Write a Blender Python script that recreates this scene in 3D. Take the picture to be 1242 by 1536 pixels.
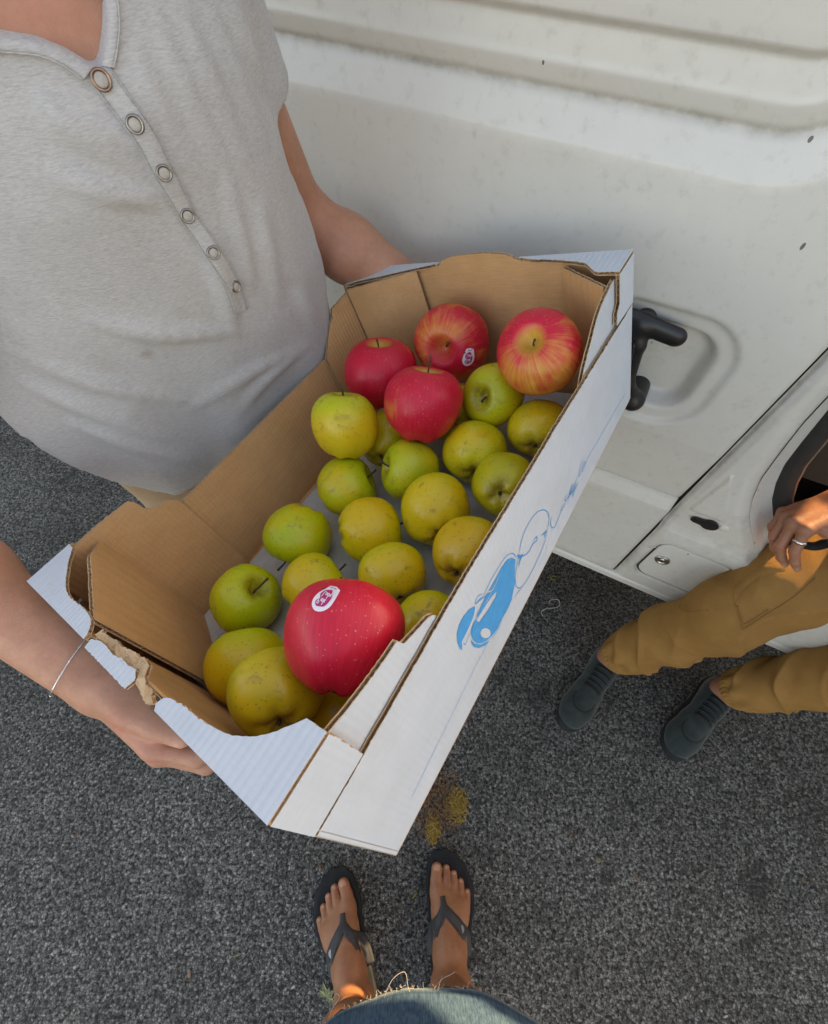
import bpy, bmesh, math, random
import numpy as np
from mathutils import Vector, Matrix, noise as mnoise
from mathutils.bvhtree import BVHTree

for o in list(bpy.data.objects): bpy.data.objects.remove(o)
scn = bpy.context.scene
col = scn.collection
random.seed(4); rng = np.random.default_rng(4)

# ------------------------------------------------------------------ camera, sky, sun, exposure
FPX, CAM_H, PITCH = 697.0, 1.50, math.atan2(392.0, 697.0)
cam = bpy.data.cameras.new('camera'); camo = bpy.data.objects.new('camera', cam); col.objects.link(camo)
camo.location = (0, 0, CAM_H); camo.rotation_euler = (PITCH, 0, 0)
cam.sensor_fit = 'HORIZONTAL'; cam.sensor_width = 36.0; cam.lens = 36.0 * FPX / 1242.0
cam.clip_start = 0.01; cam.clip_end = 2000
scn.camera = camo
SUN_EL, SUN_AZ = math.radians(29.0), math.radians(42.0)     # azimuth measured from +X towards +Y
sdir = Vector((math.cos(SUN_EL)*math.cos(SUN_AZ), math.cos(SUN_EL)*math.sin(SUN_AZ), math.sin(SUN_EL)))
w = bpy.data.worlds.new('World'); scn.world = w; w.use_nodes = True
nt = w.node_tree; bg = nt.nodes['Background']
sky = nt.nodes.new('ShaderNodeTexSky'); sky.sky_type = 'NISHITA'; sky.sun_disc = False
sky.sun_rotation = math.atan2(sdir.x, sdir.y)
sky.sun_elevation = SUN_EL
sky.air_density = 0.8; sky.dust_density = 2.0; sky.ozone_density = 0.0
nt.links.new(sky.outputs['Color'], bg.inputs['Color']); bg.inputs['Strength'].default_value = 0.15
sl = bpy.data.lights.new('sun', 'SUN'); slo = bpy.data.objects.new('sun', sl); col.objects.link(slo)
sl.energy = 3.2; sl.angle = math.radians(0.5); sl.color = (1.0, 0.78, 0.5)
slo.rotation_euler = sdir.to_track_quat('Z', 'Y').to_euler(); slo.location = sdir*30
scn.render.engine = 'CYCLES'
scn.view_settings.view_transform = 'Standard'; scn.view_settings.look = 'None'
scn.view_settings.exposure = 2.2; scn.view_settings.gamma = 1.0
scn.view_settings.use_white_balance = True; scn.view_settings.white_balance_temperature = 9700; scn.view_settings.white_balance_tint = 14

# ------------------------------------------------------------------ geometry of the picture (pixels of the photograph -> rays)
Fw = np.array([0, math.sin(PITCH), -math.cos(PITCH)]); Dn = np.array([0, -math.cos(PITCH), -math.sin(PITCH)])
MC = np.array([[1., 0, 0], Dn, Fw]).T; CP = np.array([0, 0, CAM_H])
def ray(u, v): return MC @ np.array([(u-621)/FPX, (v-768)/FPX, 1.])
def onz(u, v, z=0.): r = ray(u, v); return CP + r*((z-CAM_H)/r[2])
def at(u, v, dep): return CP + ray(u, v)*dep
# tipped tray: axes and origin (near front bottom corner) in the world
RB = MC @ np.array([[0.52221502,-0.79141474,-0.31773288],[-0.74824595,-0.24644184,-0.61595001],[0.40916923,0.55940069,-0.72086851]])
TB = MC @ np.array([-0.01539935,0.2920698,0.39448419]) + CP
def bx(x, y, z): return RB @ np.array([x, y, z]) + TB
def onb(u, v, ax, val):
    r = ray(u, v); a = RB[:, ax]; t = (val - a @ (CP-TB))/(a @ r); return RB.T @ (CP + r*t - TB)
# side of the van: vertical plane VN.p = VD, s runs along it to the right
VS = np.array([.892, -.451, 0]); VS /= np.linalg.norm(VS); VN = np.array([-VS[1], VS[0], 0]); VD = 0.6606
def vp(s, z, d=0.): return VN*(VD+d) + VS*s + np.array([0, 0, z])     # d > 0: into the van
def onvan(u, v, d=0.):
    r = ray(u, v); t = (VD+d - VN @ CP)/(VN @ r); P = CP+r*t; return P

# ------------------------------------------------------------------ object helpers
def link(o, parent=None):
    col.objects.link(o)
    if parent is not None: o.parent = parent
    return o
def tag(o, label=None, cat=None, group=None, kind=None):
    if label: o['label'] = label
    if cat: o['category'] = cat
    if group: o['group'] = group
    if kind: o['kind'] = kind
    return o
def empty(name, loc=(0,0,0), mat=None):
    o = bpy.data.objects.new(name, None); col.objects.link(o); o.empty_display_size = .05
    if mat is not None: o.matrix_world = mat
    else: o.location = loc
    return o
def mesh_obj(name, verts, faces, mats, parent=None, smooth=False, fm=None):
    me = bpy.data.meshes.new(name); me.from_pydata([tuple(map(float, v)) for v in verts], [], [tuple(map(int, f)) for f in faces]); me.validate()
    for m in (mats if isinstance(mats, (list, tuple)) else [mats]): me.materials.append(m)
    if fm is not None and len(fm) == len(me.polygons): me.polygons.foreach_set('material_index', list(map(int, fm)))
    if smooth: me.polygons.foreach_set('use_smooth', [True]*len(me.polygons))
    me.update()
    return link(bpy.data.objects.new(name, me), parent)
def np_mesh(name, V, Q, mats, parent=None, smooth=True):
    """fast mesh from numpy arrays: V (n,3), Q (m,4)"""
    me = bpy.data.meshes.new(name); n, m = len(V), len(Q); k = Q.shape[1]
    me.vertices.add(n); me.vertices.foreach_set('co', np.asarray(V, np.float32).ravel())
    me.loops.add(m*k); me.loops.foreach_set('vertex_index', np.asarray(Q, np.int32).ravel())
    me.polygons.add(m); me.polygons.foreach_set('loop_start', np.arange(0, m*k, k, dtype=np.int32))
    me.polygons.foreach_set('use_smooth', np.ones(m, bool) if smooth else np.zeros(m, bool))
    for mm in (mats if isinstance(mats, (list, tuple)) else [mats]): me.materials.append(mm)
    me.update(calc_edges=True); me.validate()
    return link(bpy.data.objects.new(name, me), parent)
class MB:
    """collects simple shapes into one mesh"""
    def __init__(s): s.v = []; s.f = []; s.m = []
    def add(s, V, F, mi=0):
        b = len(s.v); s.v += [tuple(map(float, p)) for p in V]; s.f += [tuple(b+i for i in f) for f in F]; s.m += [mi]*len(F); return s
    def box(s, c, d, M=None, mi=0):
        c = np.array(c, float); d = np.array(d, float)/2
        V = [np.array([x, y, z])*d + c for x in (-1, 1) for y in (-1, 1) for z in (-1, 1)]
        if M is not None: V = [M(*p) for p in V]
        return s.add(V, [(0,1,3,2),(4,6,7,5),(0,4,5,1),(2,3,7,6),(0,2,6,4),(1,5,7,3)], mi)
    def tube(s, P, r, n=10, mi=0, cap=True, sq=None):
        P = [np.array(p, float) for p in P]; R = r if hasattr(r, '__len__') else [r]*len(P)
        T = [P[min(i+1, len(P)-1)]-P[max(i-1, 0)] for i in range(len(P))]; T = [t/(np.linalg.norm(t)+1e-12) for t in T]
        a = np.array([0, 0, 1.]) if abs(T[0][2]) < .9 else np.array([1., 0, 0]); V = []
        u = np.cross(T[0], a); u /= np.linalg.norm(u)
        for p, t, rr in zip(P, T, R):
            u = u - t*(u @ t); u /= np.linalg.norm(u)+1e-12; w_ = np.cross(t, u)
            for k in range(n):
                an = 2*math.pi*k/n; V.append(p + rr*(math.cos(an)*u + math.sin(an)*w_))
        F = [(i*n+k, i*n+(k+1) % n, (i+1)*n+(k+1) % n, (i+1)*n+k) for i in range(len(P)-1) for k in range(n)]
        if cap: F += [tuple(range(n-1, -1, -1)), tuple((len(P)-1)*n+k for k in range(n))]
        return s.add(V, F, mi)
    def lathe(s, prof, O, A, n=24, mi=0):
        O = np.array(O, float); A = np.array(A, float); A /= np.linalg.norm(A)
        a = np.array([0, 0, 1.]) if abs(A[2]) < .9 else np.array([1., 0, 0]); u = np.cross(A, a); u /= np.linalg.norm(u); w_ = np.cross(A, u)
        V = [O + A*h + r*(math.cos(2*math.pi*k/n)*u + math.sin(2*math.pi*k/n)*w_) for r, h in prof for k in range(n)]
        F = [(i*n+k, i*n+(k+1) % n, (i+1)*n+(k+1) % n, (i+1)*n+k) for i in range(len(prof)-1) for k in range(n)]
        F += [tuple(range(n-1, -1, -1)), tuple((len(prof)-1)*n+k for k in range(n))]
        return s.add(V, F, mi)
    def build(s, name, mats, parent=None, smooth=False): return mesh_obj(name, s.v, s.f, mats, parent, smooth, s.m)
def spline(P, n=8):
    """Catmull-Rom through points"""
    P = np.array(P, float); Q = np.vstack([2*P[0]-P[1], P, 2*P[-1]-P[-2]]); out = []
    for i in range(1, len(Q)-2):
        for t in np.linspace(0, 1, n, endpoint=False):
            a, b, c, d = Q[i-1:i+3]
            out.append(.5*((2*b)+(-a+c)*t+(2*a-5*b+4*c-d)*t*t+(-a+3*b-3*c+d)*t**3))
    out.append(P[-1]); return np.array(out)

# ------------------------------------------------------------------ materials
MATS = {}
class NT:
    def __init__(s, name, rough=.6, spec=.5, metal=0., sss=0.):
        s.m = bpy.data.materials.new(name); s.m.use_nodes = True; s.t = s.m.node_tree
        s.b = s.t.nodes['Principled BSDF']; s.b.inputs['Roughness'].default_value = rough
        s.b.inputs['Specular IOR Level'].default_value = spec; s.b.inputs['Metallic'].default_value = metal
        if sss: s.b.inputs['Subsurface Weight'].default_value = sss; s.b.inputs['Subsurface Radius'].default_value = (.012, .004, .002); s.b.inputs['Subsurface Scale'].default_value = .5
        MATS[name] = s.m
    flat = False
    def n(s, typ, **kw):
        nd = s.t.nodes.new(typ)
        for k, v in kw.items():
            if k in nd.inputs.keys(): s.set(nd.inputs[k], v)
            else: setattr(nd, k, v)
        return nd
    def set(s, inp, v):
        if isinstance(v, bpy.types.NodeSocket): s.t.links.new(v, inp)
        else:
            if inp.type == 'RGBA' and len(v) == 3: v = (*v, 1)
            inp.default_value = v
    def coord(s, kind='Object', scale=(1,1,1), rot=(0,0,0)):
        c = s.n('ShaderNodeTexCoord'); mp = s.n('ShaderNodeMapping')
        s.t.links.new(c.outputs[kind], mp.inputs['Vector']); mp.inputs['Scale'].default_value = scale; mp.inputs['Rotation'].default_value = rot
        return mp.outputs['Vector']
    def noise(s, vec, scale, detail=4, rough=.55, dist=0.):
        nd = s.n('ShaderNodeTexNoise', noise_dimensions='2D' if s.flat else '3D'); s.set(nd.inputs['Vector'], vec); nd.inputs['Scale'].default_value = scale
        nd.inputs['Detail'].default_value = detail; nd.inputs['Roughness'].default_value = rough; nd.inputs['Distortion'].default_value = dist
        return nd.outputs['Fac']
    def vor(s, vec, scale, feature='F1', out='Distance', rand=1.):
        nd = s.n('ShaderNodeTexVoronoi', feature=feature, voronoi_dimensions='2D' if s.flat else '3D'); s.set(nd.inputs['Vector'], vec); nd.inputs['Scale'].default_value = scale
        nd.inputs['Randomness'].default_value = rand
        return nd.outputs[out]
    def ramp(s, fac, stops, interp='LINEAR'):
        nd = s.n('ShaderNodeValToRGB'); s.set(nd.inputs['Fac'], fac); cr = nd.color_ramp; cr.interpolation = interp
        while len(cr.elements) < len(stops): cr.elements.new(.5)
        for e, (p, c) in zip(cr.elements, stops):
            e.position = p; e.color = (c, c, c, 1) if not hasattr(c, '__len__') else (*c[:3], 1)
        return nd.outputs['Color']
    def mix(s, fac, a, b, mode='MIX'):
        nd = s.n('ShaderNodeMix', data_type='RGBA', blend_type=mode); s.set(nd.inputs[0], fac); s.set(nd.inputs[6], a); s.set(nd.inputs[7], b); return nd.outputs[2]
    def math(s, op, a, b=0., c=None):
        nd = s.n('ShaderNodeMath', operation=op); s.set(nd.inputs[0], a); s.set(nd.inputs[1], b)
        if c is not None: s.set(nd.inputs[2], c)
        return nd.outputs[0]
    def sep(s, vec): nd = s.n('ShaderNodeSeparateXYZ'); s.set(nd.inputs[0], vec); return nd.outputs
    def comb(s, x, y, z):
        nd = s.n('ShaderNodeCombineXYZ')
        for i, q in enumerate((x, y, z)): s.set(nd.inputs[i], q)
        return nd.outputs[0]
    def attr(s, name, out='Fac'): return s.n('ShaderNodeAttribute', attribute_name=name).outputs[out]
    def color(s, c): s.set(s.b.inputs['Base Color'], c); return s
    def rough(s, c): s.set(s.b.inputs['Roughness'], c); return s
    def bump(s, h, strength=.5, dist=.002, prev=None):
        nd = s.n('ShaderNodeBump'); s.set(nd.inputs['Height'], h); nd.inputs['Strength'].default_value = strength; nd.inputs['Distance'].default_value = dist
        if prev is not None: s.t.links.new(prev, nd.inputs['Normal'])
        s.t.links.new(nd.outputs['Normal'], s.b.inputs['Normal']); return nd.outputs['Normal']

def mat_plain(name, c, rough=.6, spec=.5, metal=0., var=.08, scale=40, bump=0., bs=200):
    m = NT(name, rough, spec, metal); v = m.coord('Object')
    n = m.noise(v, scale, 5)
    m.color(m.mix(m.ramp(n, [(.3, 0), (.7, 1)]), [x*(1-var) for x in c], [min(1, x*(1+var)) for x in c]))
    if bump: m.bump(m.noise(v, bs, 4), bump, .001)
    return m.m

def mk_asphalt():
    m = NT('asphalt', .82, .3); m.flat = True; v = m.coord('Object')
    wv = m.n('ShaderNodeVectorMath', operation='ADD')
    nz = m.n('ShaderNodeTexNoise', noise_dimensions='2D'); m.set(nz.inputs['Vector'], v); nz.inputs['Scale'].default_value = 120; nz.inputs['Detail'].default_value = 2
    sc = m.n('ShaderNodeVectorMath', operation='SCALE'); m.set(sc.inputs[0], nz.outputs['Color']); sc.inputs['Scale'].default_value = .005
    m.set(wv.inputs[0], v); m.set(wv.inputs[1], sc.outputs[0]); vv = wv.outputs[0]
    edge = m.vor(vv, 138, 'DISTANCE_TO_EDGE'); cc = m.vor(vv, 138, out='Color')
    sepc = m.n('ShaderNodeSeparateColor'); m.set(sepc.inputs[0], cc)
    big = m.noise(v, 2.2, 4, .6); mid = m.noise(v, 14, 4, .6); fine = m.noise(v, 420, 3, .7)
    stone = m.mix(sepc.outputs[0], (.115, .116, .108), (.45, .445, .415))
    stone = m.mix(m.ramp(sepc.outputs[1], [(.93, 0), (.97, .55)]), stone, (.30, .285, .26))
    hole = m.ramp(edge, [(.0, .35), (.20, 1)])
    gaps = m.ramp(m.noise(v, 120, 4, .7), [(.36, .0), (.54, 1)])
    f = m.math('MULTIPLY', hole, gaps)
    c = m.mix(f, (.018, .0185, .018), stone)
    c = m.mix(.75, c, m.ramp(big, [(.28, .55), (.72, 1.2)]), 'MULTIPLY')
    c = m.mix(.5, c, m.ramp(mid, [(.3, .75), (.7, 1.2)]), 'MULTIPLY')
    c = m.mix(.5, c, m.ramp(fine, [(.3, .7), (.7, 1.25)]), 'MULTIPLY')
    st_ = m.ramp(m.noise(v, 6.5, 3, .5), [(.66, 0), (.72, .55)])
    c = m.mix(st_, c, (.03, .03, .03))
    m.color(c)
    h = m.math('ADD', m.math('MULTIPLY', f, 1.), m.math('MULTIPLY', sepc.outputs[2], .45))
    h = m.math('ADD', h, m.math('MULTIPLY', fine, .35))
    m.bump(h, 1., .0050)
    m.rough(m.ramp(fine, [(.2, .6), (.8, .95)]))
    return m.m
def mk_van():
    m = NT('white_van_paint', .33, .5); v = m.coord('Object')
    n1 = m.noise(v, 3, 5, .6); n2 = m.noise(v, 60, 5, .65); n3 = m.noise(v, 900, 2)
    c = m.mix(m.ramp(n1, [(.35, 0), (.7, 1)]), (.61, .592, .545), (.66, .642, .59))
    c = m.mix(m.ramp(n2, [(.55, 0), (.76, .34)]), c, (.36, .32, .26))
    d = m.attr('dirt'); dn = m.math('MULTIPLY', d, m.ramp(m.noise(v, 35, 6, .7), [(.3, .25), (.7, 1)]))
    c = m.mix(dn, c, (.16, .135, .105))
    chips = m.math('LESS_THAN', m.vor(m.coord('Object', (1, 1, .45)), 17), .034)
    c = m.mix(m.math('MULTIPLY', chips, .85), c, (.06, .055, .05))
    m.color(c); m.rough(m.ramp(n2, [(.3, .28), (.75, .5)])); m.bump(n3, .05, .0005)
    return m.m
def mk_card(name, a, b, ribs, white=False):
    m = NT(name, .78 if not white else .6, .3 if not white else .4); v = m.coord('Object')
    n = m.noise(v, 25, 5, .6); fb = m.noise(m.coord('Object', (40, 900, 900)), 1, 3, .7); fb2 = m.noise(m.coord('Object', (900, 40, 600)), 1, 3, .7)
    c = m.mix(m.ramp(n, [(.3, 0), (.7, 1)]), a, b)
    c = m.mix(.35 if not white else .12, c, m.ramp(m.math('ADD', m.math('MULTIPLY', fb, .5), m.math('MULTIPLY', fb2, .5)), [(.35, .6), (.65, 1.3)]), 'MULTIPLY')
    if white:
        sc = m.ramp(m.noise(m.coord('Object', (260, 60, 260)), 1, 4, .7), [(.66, 0), (.76, .6)])
        c = m.mix(sc, c, (.27, .26, .26))
        c = m.mix(m.ramp(m.noise(v, 9, 5, .7), [(.5, 0), (.75, .28)]), c, (.42, .40, .37))
    sx = m.sep(v)
    wv = m.math('SINE', m.math('MULTIPLY', sx[ribs], 2*math.pi/.0062))
    h = m.math('ADD', m.math('MULTIPLY', wv, .55 if (white and ribs == 1) else .16 if white else .34), m.math('MULTIPLY', m.noise(v, 35, 4), 1.6))
    nb = m.bump(h, .35, .0012)
    m.color(c); return m.m
def mk_yellow():
    m = NT('yellow_apple_skin', .36, .45); v = m.coord('Object'); oi = m.n('ShaderNodeObjectInfo')
    off = m.n('ShaderNodeVectorMath', operation='ADD'); m.set(off.inputs[0], v)
    rr = m.math('MULTIPLY', oi.outputs['Random'], 3.); m.set(off.inputs[1], m.comb(rr, rr, rr)); q = off.outputs[0]
    s = m.sep(v); base = oi.outputs['Color']
    n = m.noise(q, 22, 4, .6)
    c = m.mix(m.ramp(n, [(.3, 0), (.72, 1)]), base, m.mix(.55, base, (.70, .50, .02)))
    sunny = m.ramp(m.noise(q, 11, 3), [(.45, 0), (.7, .7)])
    c = m.mix(sunny, c, (.72, .44, .02))
    gr = m.ramp(m.math('ADD', m.math('MULTIPLY', s[2], 16.), m.noise(q, 14, 3)), [(.55, 0), (1., .7)])
    c = m.mix(gr, c, (.42, .52, .02))
    dots = m.math('LESS_THAN', m.vor(q, 210), m.math('MULTIPLY', m.noise(q, 60, 2), .30))
    c = m.mix(m.math('MULTIPLY', dots, .62), c, (.22, .13, .03))
    rad = m.math('SQRT', m.math('ADD', m.math('MULTIPLY', s[0], s[0]), m.math('MULTIPLY', s[1], s[1])))
    rus = m.math('MULTIPLY', m.ramp(m.math('MULTIPLY', rad, 30.), [(.05, 1), (.75, 0)]), m.ramp(m.noise(q, 130, 4, .7), [(.32, 0), (.56, .95)]))
    c = m.mix(rus, c, (.20, .115, .03))
    scuff = m.ramp(m.noise(q, 75, 6, .75, .6), [(.57, 0), (.68, .75)])
    c = m.mix(scuff, c, (.26, .16, .035))
    br = m.ramp(m.noise(q, 30, 3, .5), [(.66, 0), (.74, .5)])
    c = m.mix(br, c, (.30, .17, .035))
    m.color(c); m.rough(m.ramp(m.noise(q, 60, 4), [(.3, .24), (.7, .42)]))
    m.bump(m.math('ADD', m.noise(q, 120, 4), m.math('MULTIPLY', m.noise(q, 700, 2), .3)), .12, .0012)
    return m.m
def mk_red():
    m = NT('red_apple_skin', .36, .42); v = m.coord('Object'); oi = m.n('ShaderNodeObjectInfo')
    rr = m.math('MULTIPLY', oi.outputs['Random'], 5.); off = m.n('ShaderNodeVectorMath', operation='ADD'); m.set(off.inputs[0], v); m.set(off.inputs[1], m.comb(rr, rr, rr)); q = off.outputs[0]
    s = m.sep(v)
    ang = m.math('ARCTAN2', s[1], s[0])
    rad = m.math('SQRT', m.math('ADD', m.math('MULTIPLY', s[0], s[0]), m.math('MULTIPLY', s[1], s[1])))
    st = m.noise(m.comb(m.math('MULTIPLY', m.math('COSINE', ang), 9.), m.math('MULTIPLY', m.math('SINE', ang), 9.), m.math('ADD', m.math('MULTIPLY', s[2], 26.), rr)), 1.6, 5, .65)
    fine = m.noise(m.comb(m.math('MULTIPLY', m.math('COSINE', ang), 40.), m.math('MULTIPLY', m.math('SINE', ang), 40.), m.math('ADD', m.math('MULTIPLY', s[2], 40.), rr)), 1.2, 4, .6)
    big = m.noise(q, 17, 3, .55)
    k = m.math('ADD', m.math('MULTIPLY', st, .35), m.math('ADD', m.math('MULTIPLY', big, .8), m.math('MULTIPLY', fine, .16)))
    k = m.math('ADD', k, m.math('SUBTRACT', oi.outputs['Alpha'], .5))
    redm = m.ramp(k, [(.44, 0), (.70, 1)])
    sc_ = m.n('ShaderNodeSeparateColor'); m.set(sc_.inputs[0], oi.outputs['Color'])
    cav = m.math('MULTIPLY', sc_.outputs[0], m.ramp(m.math('MULTIPLY', rad, 40.), [(.42, 1), (.8, 0)])); cav = m.math('MULTIPLY', cav, m.math('GREATER_THAN', s[2], 0.))
    redm = m.math('MULTIPLY', redm, m.math('SUBTRACT', 1., m.math('MULTIPLY', cav, .93)))
    ground = m.mix(cav, (.66, .38, .05), (.50, .58, .06))
    rc = m.mix(m.ramp(fine, [(.3, 0), (.7, 1)]), (.52, .006, .026), (.70, .014, .045))
    c = m.mix(redm, ground, rc)
    vd = m.vor(q, 240); sz = m.noise(q, 90, 2)
    dots = m.math('LESS_THAN', vd, m.math('MULTIPLY', sz, .25))
    c = m.mix(m.math('MULTIPLY', dots, .38), c, (.75, .38, .25))
    m.color(c); m.rough(m.ramp(m.noise(q, 60, 3), [(.3, .32), (.7, .5)])); m.bump(m.math('ADD', m.noise(q, 500, 3), m.noise(q, 70, 3)), .09, .001)
    return m.m
def mk_skin(name, a, b, red):
    m = NT(name, .5, .4, sss=.12); v = m.coord('Object')
    n = m.noise(v, 22, 5, .6); n2 = m.noise(v, 160, 4, .7)
    c = m.mix(m.ramp(n, [(.3, 0), (.7, 1)]), a, b)
    c = m.mix(m.ramp(n2, [(.45, 0), (.8, .45)]), c, red)
    c = m.mix(m.ramp(m.noise(v, 55, 5, .7), [(.35, .35), (.6, 0)]), c, [x*.72 for x in a])
    c = m.mix(m.math('MULTIPLY', m.attr('red'), .75), c, red)
    fr = m.math('LESS_THAN', m.vor(v, 38), .05)
    c = m.mix(m.math('MULTIPLY', fr, .4), c, [x*.45 for x in a])
    c = m.mix(m.attr('nail'), c, [min(1, x*1.15+.1) for x in b])
    m.color(c)
    m.rough(m.ramp(n2, [(.3, .42), (.7, .6)]))
    nb = m.bump(m.math('ADD', m.math('ADD', m.noise(v, 700, 2, .6), m.math('MULTIPLY', m.noise(v, 90, 4, .6), 1.6)), n2), .34, .0011)
    return m.m
def mk_shirt():
    m = NT('heather_grey_jersey', .88, .15); v = m.coord('Object')
    # short horizontal melange streaks, following the knit
    st = m.noise(m.coord('Object', (170, 170, 900)), 1, 4, .7); st2 = m.noise(m.coord('Object', (60, 60, 300)), 1, 3, .6)
    big = m.noise(v, 7, 4)
    c = m.mix(m.ramp(st, [(.32, 0), (.68, 1)]), (.36, .352, .342), (.545, .53, .515))
    c = m.mix(m.ramp(st2, [(.35, 0), (.7, .4)]), c, (.52, .485, .47))
    c = m.mix(.3, c, m.ramp(big, [(.3, .8), (.7, 1.15)]), 'MULTIPLY')
    spot = m.attr('stain'); c = m.mix(m.math('MULTIPLY', spot, .5), c, (.25, .16, .10))
    m.color(c)
    rib = m.math('SINE', m.math('MULTIPLY', m.sep(v)[2], 2*math.pi/.0016))
    nb = m.bump(m.math('ADD', m.math('MULTIPLY', st, 1.), m.math('MULTIPLY', rib, .25)), .25, .0007)
    m.b.inputs['Sheen Weight'].default_value = .25
    return m.m
def mk_canvas(name, a, b, tw=.0011):
    m = NT(name, .85, .2); v = m.coord('Object'); s = m.sep(v)
    n = m.noise(v, 14, 5, .6); f = m.noise(v, 500, 3, .7); wr = m.noise(v, 60, 5, .7)
    c = m.mix(m.ramp(n, [(.3, 0), (.7, 1)]), a, b)
    c = m.mix(.4, c, m.ramp(f, [(.3, .7), (.7, 1.2)]), 'MULTIPLY')
    c = m.mix(m.math('MULTIPLY', m.attr('fade'), .6), c, [min(1, x*1.9+.03) for x in b])
    c = m.mix(m.math('MULTIPLY', m.attr('seam'), .7), c, [x*.35 for x in a])
    m.color(c)
    t = m.math('SINE', m.math('MULTIPLY', m.math('ADD', m.math('ADD', s[0], s[1]), s[2]), 2*math.pi/tw))
    m.bump(m.math('ADD', m.math('ADD', m.math('MULTIPLY', t, .2), f), m.math('MULTIPLY', wr, 2.2)), .35, .0012)
    return m.m
def mk_denim():
    m = NT('faded_denim', .85, .2); v = m.coord('Object'); s = m.sep(v)
    warp = m.noise(m.coord('Object', (480, 480, 14)), 1, 4, .75); n = m.noise(v, 12, 4, .6); f = m.noise(v, 420, 3, .7)
    c = m.mix(m.ramp(warp, [(.36, 0), (.62, 1)]), (.012, .042, .10), (.075, .155, .25))
    c = m.mix(m.ramp(n, [(.35, 0), (.75, .4)]), c, (.09, .15, .20))
    c = m.mix(m.math('MULTIPLY', m.attr('fade'), .75), c, (.30, .34, .35))
    c = m.mix(m.math('MULTIPLY', m.attr('seam'), .8), c, (.012, .024, .045))
    m.color(c); m.bump(m.math('ADD', m.math('MULTIPLY', warp, 1.), f), .4, .0009)
    return m.m
def mk_suede(name, a, b):
    m = NT(name, .9, .2); v = m.coord('Object'); n = m.noise(v, 35, 5, .65); f = m.noise(v, 600, 3, .7)
    c = m.mix(m.ramp(n, [(.3, 0), (.7, 1)]), a, b); c = m.mix(.4, c, m.ramp(f, [(.3, .6), (.7, 1.3)]), 'MULTIPLY')
    c = m.mix(m.math('MULTIPLY', m.attr('seam'), .8), c, [x*.3 for x in a])
    m.color(c); m.bump(f, .3, .0008); m.b.inputs['Sheen Weight'].default_value = .2; return m.m

ASPHALT = mk_asphalt(); VANW = mk_van()
BROWN = mk_card('brown_kraft', (.56, .31, .14), (.63, .36, .17), 0); BROWN_D = mk_card('brown_kraft_edge', (.48, .31, .17), (.60, .42, .26), 0)
WHITE = mk_card('white_coated_card', (.49, .545, .60), (.53, .585, .64), 0, True); WHITE_Y = mk_card('white_coated_card_ribbed', (.49, .545, .60), (.53, .585, .64), 1, True)
PULP = mat_plain('white_tray_liner', (.50, .51, .49), .8, .3, var=.1, scale=60, bump=.4, bs=300)
YEL = mk_yellow(); RED = mk_red()
STEM = mat_plain('apple_stem', (.075, .045, .022), .8, var=.35, scale=400)
INK = mat_plain('blue_print', (.03, .30, .62), .55, .3, var=.07, scale=90)
STK_W = mat_plain('sticker_white', (.80, .74, .78), .35, .5, var=.02); STK_P = mat_plain('sticker_pink', (.50, .012, .15), .35, .5, var=.05)
STK_K = mat_plain('sticker_black', (.02, .02, .02), .4, .5)
BLACK = mat_plain('black_plastic', (.012, .012, .013), .38, .5, var=.3, bump=.1, bs=700)
RUBBER = mat_plain('black_rubber', (.018, .017, .016), .65, .4, var=.25, bump=.15, bs=300)
DARK = mat_plain('dark_cab_trim', (.012, .011, .010), .8, .3, var=.3)
CHROME = mat_plain('worn_steel', (.50, .49, .47), .32, .5, 1., var=.1, scale=120)
SILVER = mat_plain('silver', (.72, .70, .68), .22, .5, 1., var=.05)
GLASS_D = mat_plain('dark_tyre', (.02, .02, .02), .8, .3)
_g = NT('tinted_glass', .03, .5); _g.color((.10, .12, .12)); _g.b.inputs['Transmission Weight'].default_value = .85; GLASS = _g.m
SKIN1 = mk_skin('tanned_skin_a', (.48, .225, .135), (.56, .28, .18), (.58, .17, .13))
SKIN2 = mk_skin('tanned_skin_b', (.30, .125, .062), (.37, .165, .085), (.45, .15, .09))
SKIN3 = mk_skin('tanned_skin_c', (.30, .13, .075), (.37, .17, .10), (.45, .13, .09))
JERSEY = mk_shirt(); OCHRE = mk_canvas('ochre_canvas', (.265, .130, .038), (.345, .177, .056))
DENIM = mk_denim(); SUEDE = mk_suede('dark_teal_suede', (.018, .026, .025), (.034, .046, .044)); BEIGE = mk_canvas('beige_cotton', (.40, .27, .17), (.46, .32, .21))
FOAM = mat_plain('black_foam', (.016, .018, .020), .8, .3, var=.3, bump=.4, bs=250); STRAP = mat_plain('grey_rubber_strap', (.038, .040, .042), .6, .35, var=.15)
THREAD = mat_plain('cotton_thread', (.42, .40, .36), .9, .2); HAIR = mat_plain('brown_hair', (.05, .028, .014), .5, .4, var=.4, scale=300)
PEARL = mat_plain('button_pearl', (.40, .36, .32), .35, .5, var=.12, scale=300); COPPER = mat_plain('button_rim', (.36, .24, .17), .35, .5, 1., var=.2, scale=300)
BTNRIM = mat_plain('button_rim_steel', (.33, .30, .27), .35, .5, 1., var=.2, scale=300)
GREYT = mat_plain('dark_tshirt', (.06, .062, .07), .9, .2)
LEAFG = mat_plain('dried_leaf', (.20, .19, .06), .8, .3, var=.5, scale=300); PALEBIT = mat_plain('pale_litter', (.42, .40, .34), .8, .3, var=.2, scale=200)
EYEW = mat_plain('eye_white', (.75, .72, .68), .2, .5); EYED = mat_plain('eye_iris', (.03, .02, .012), .15, .5)

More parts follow.
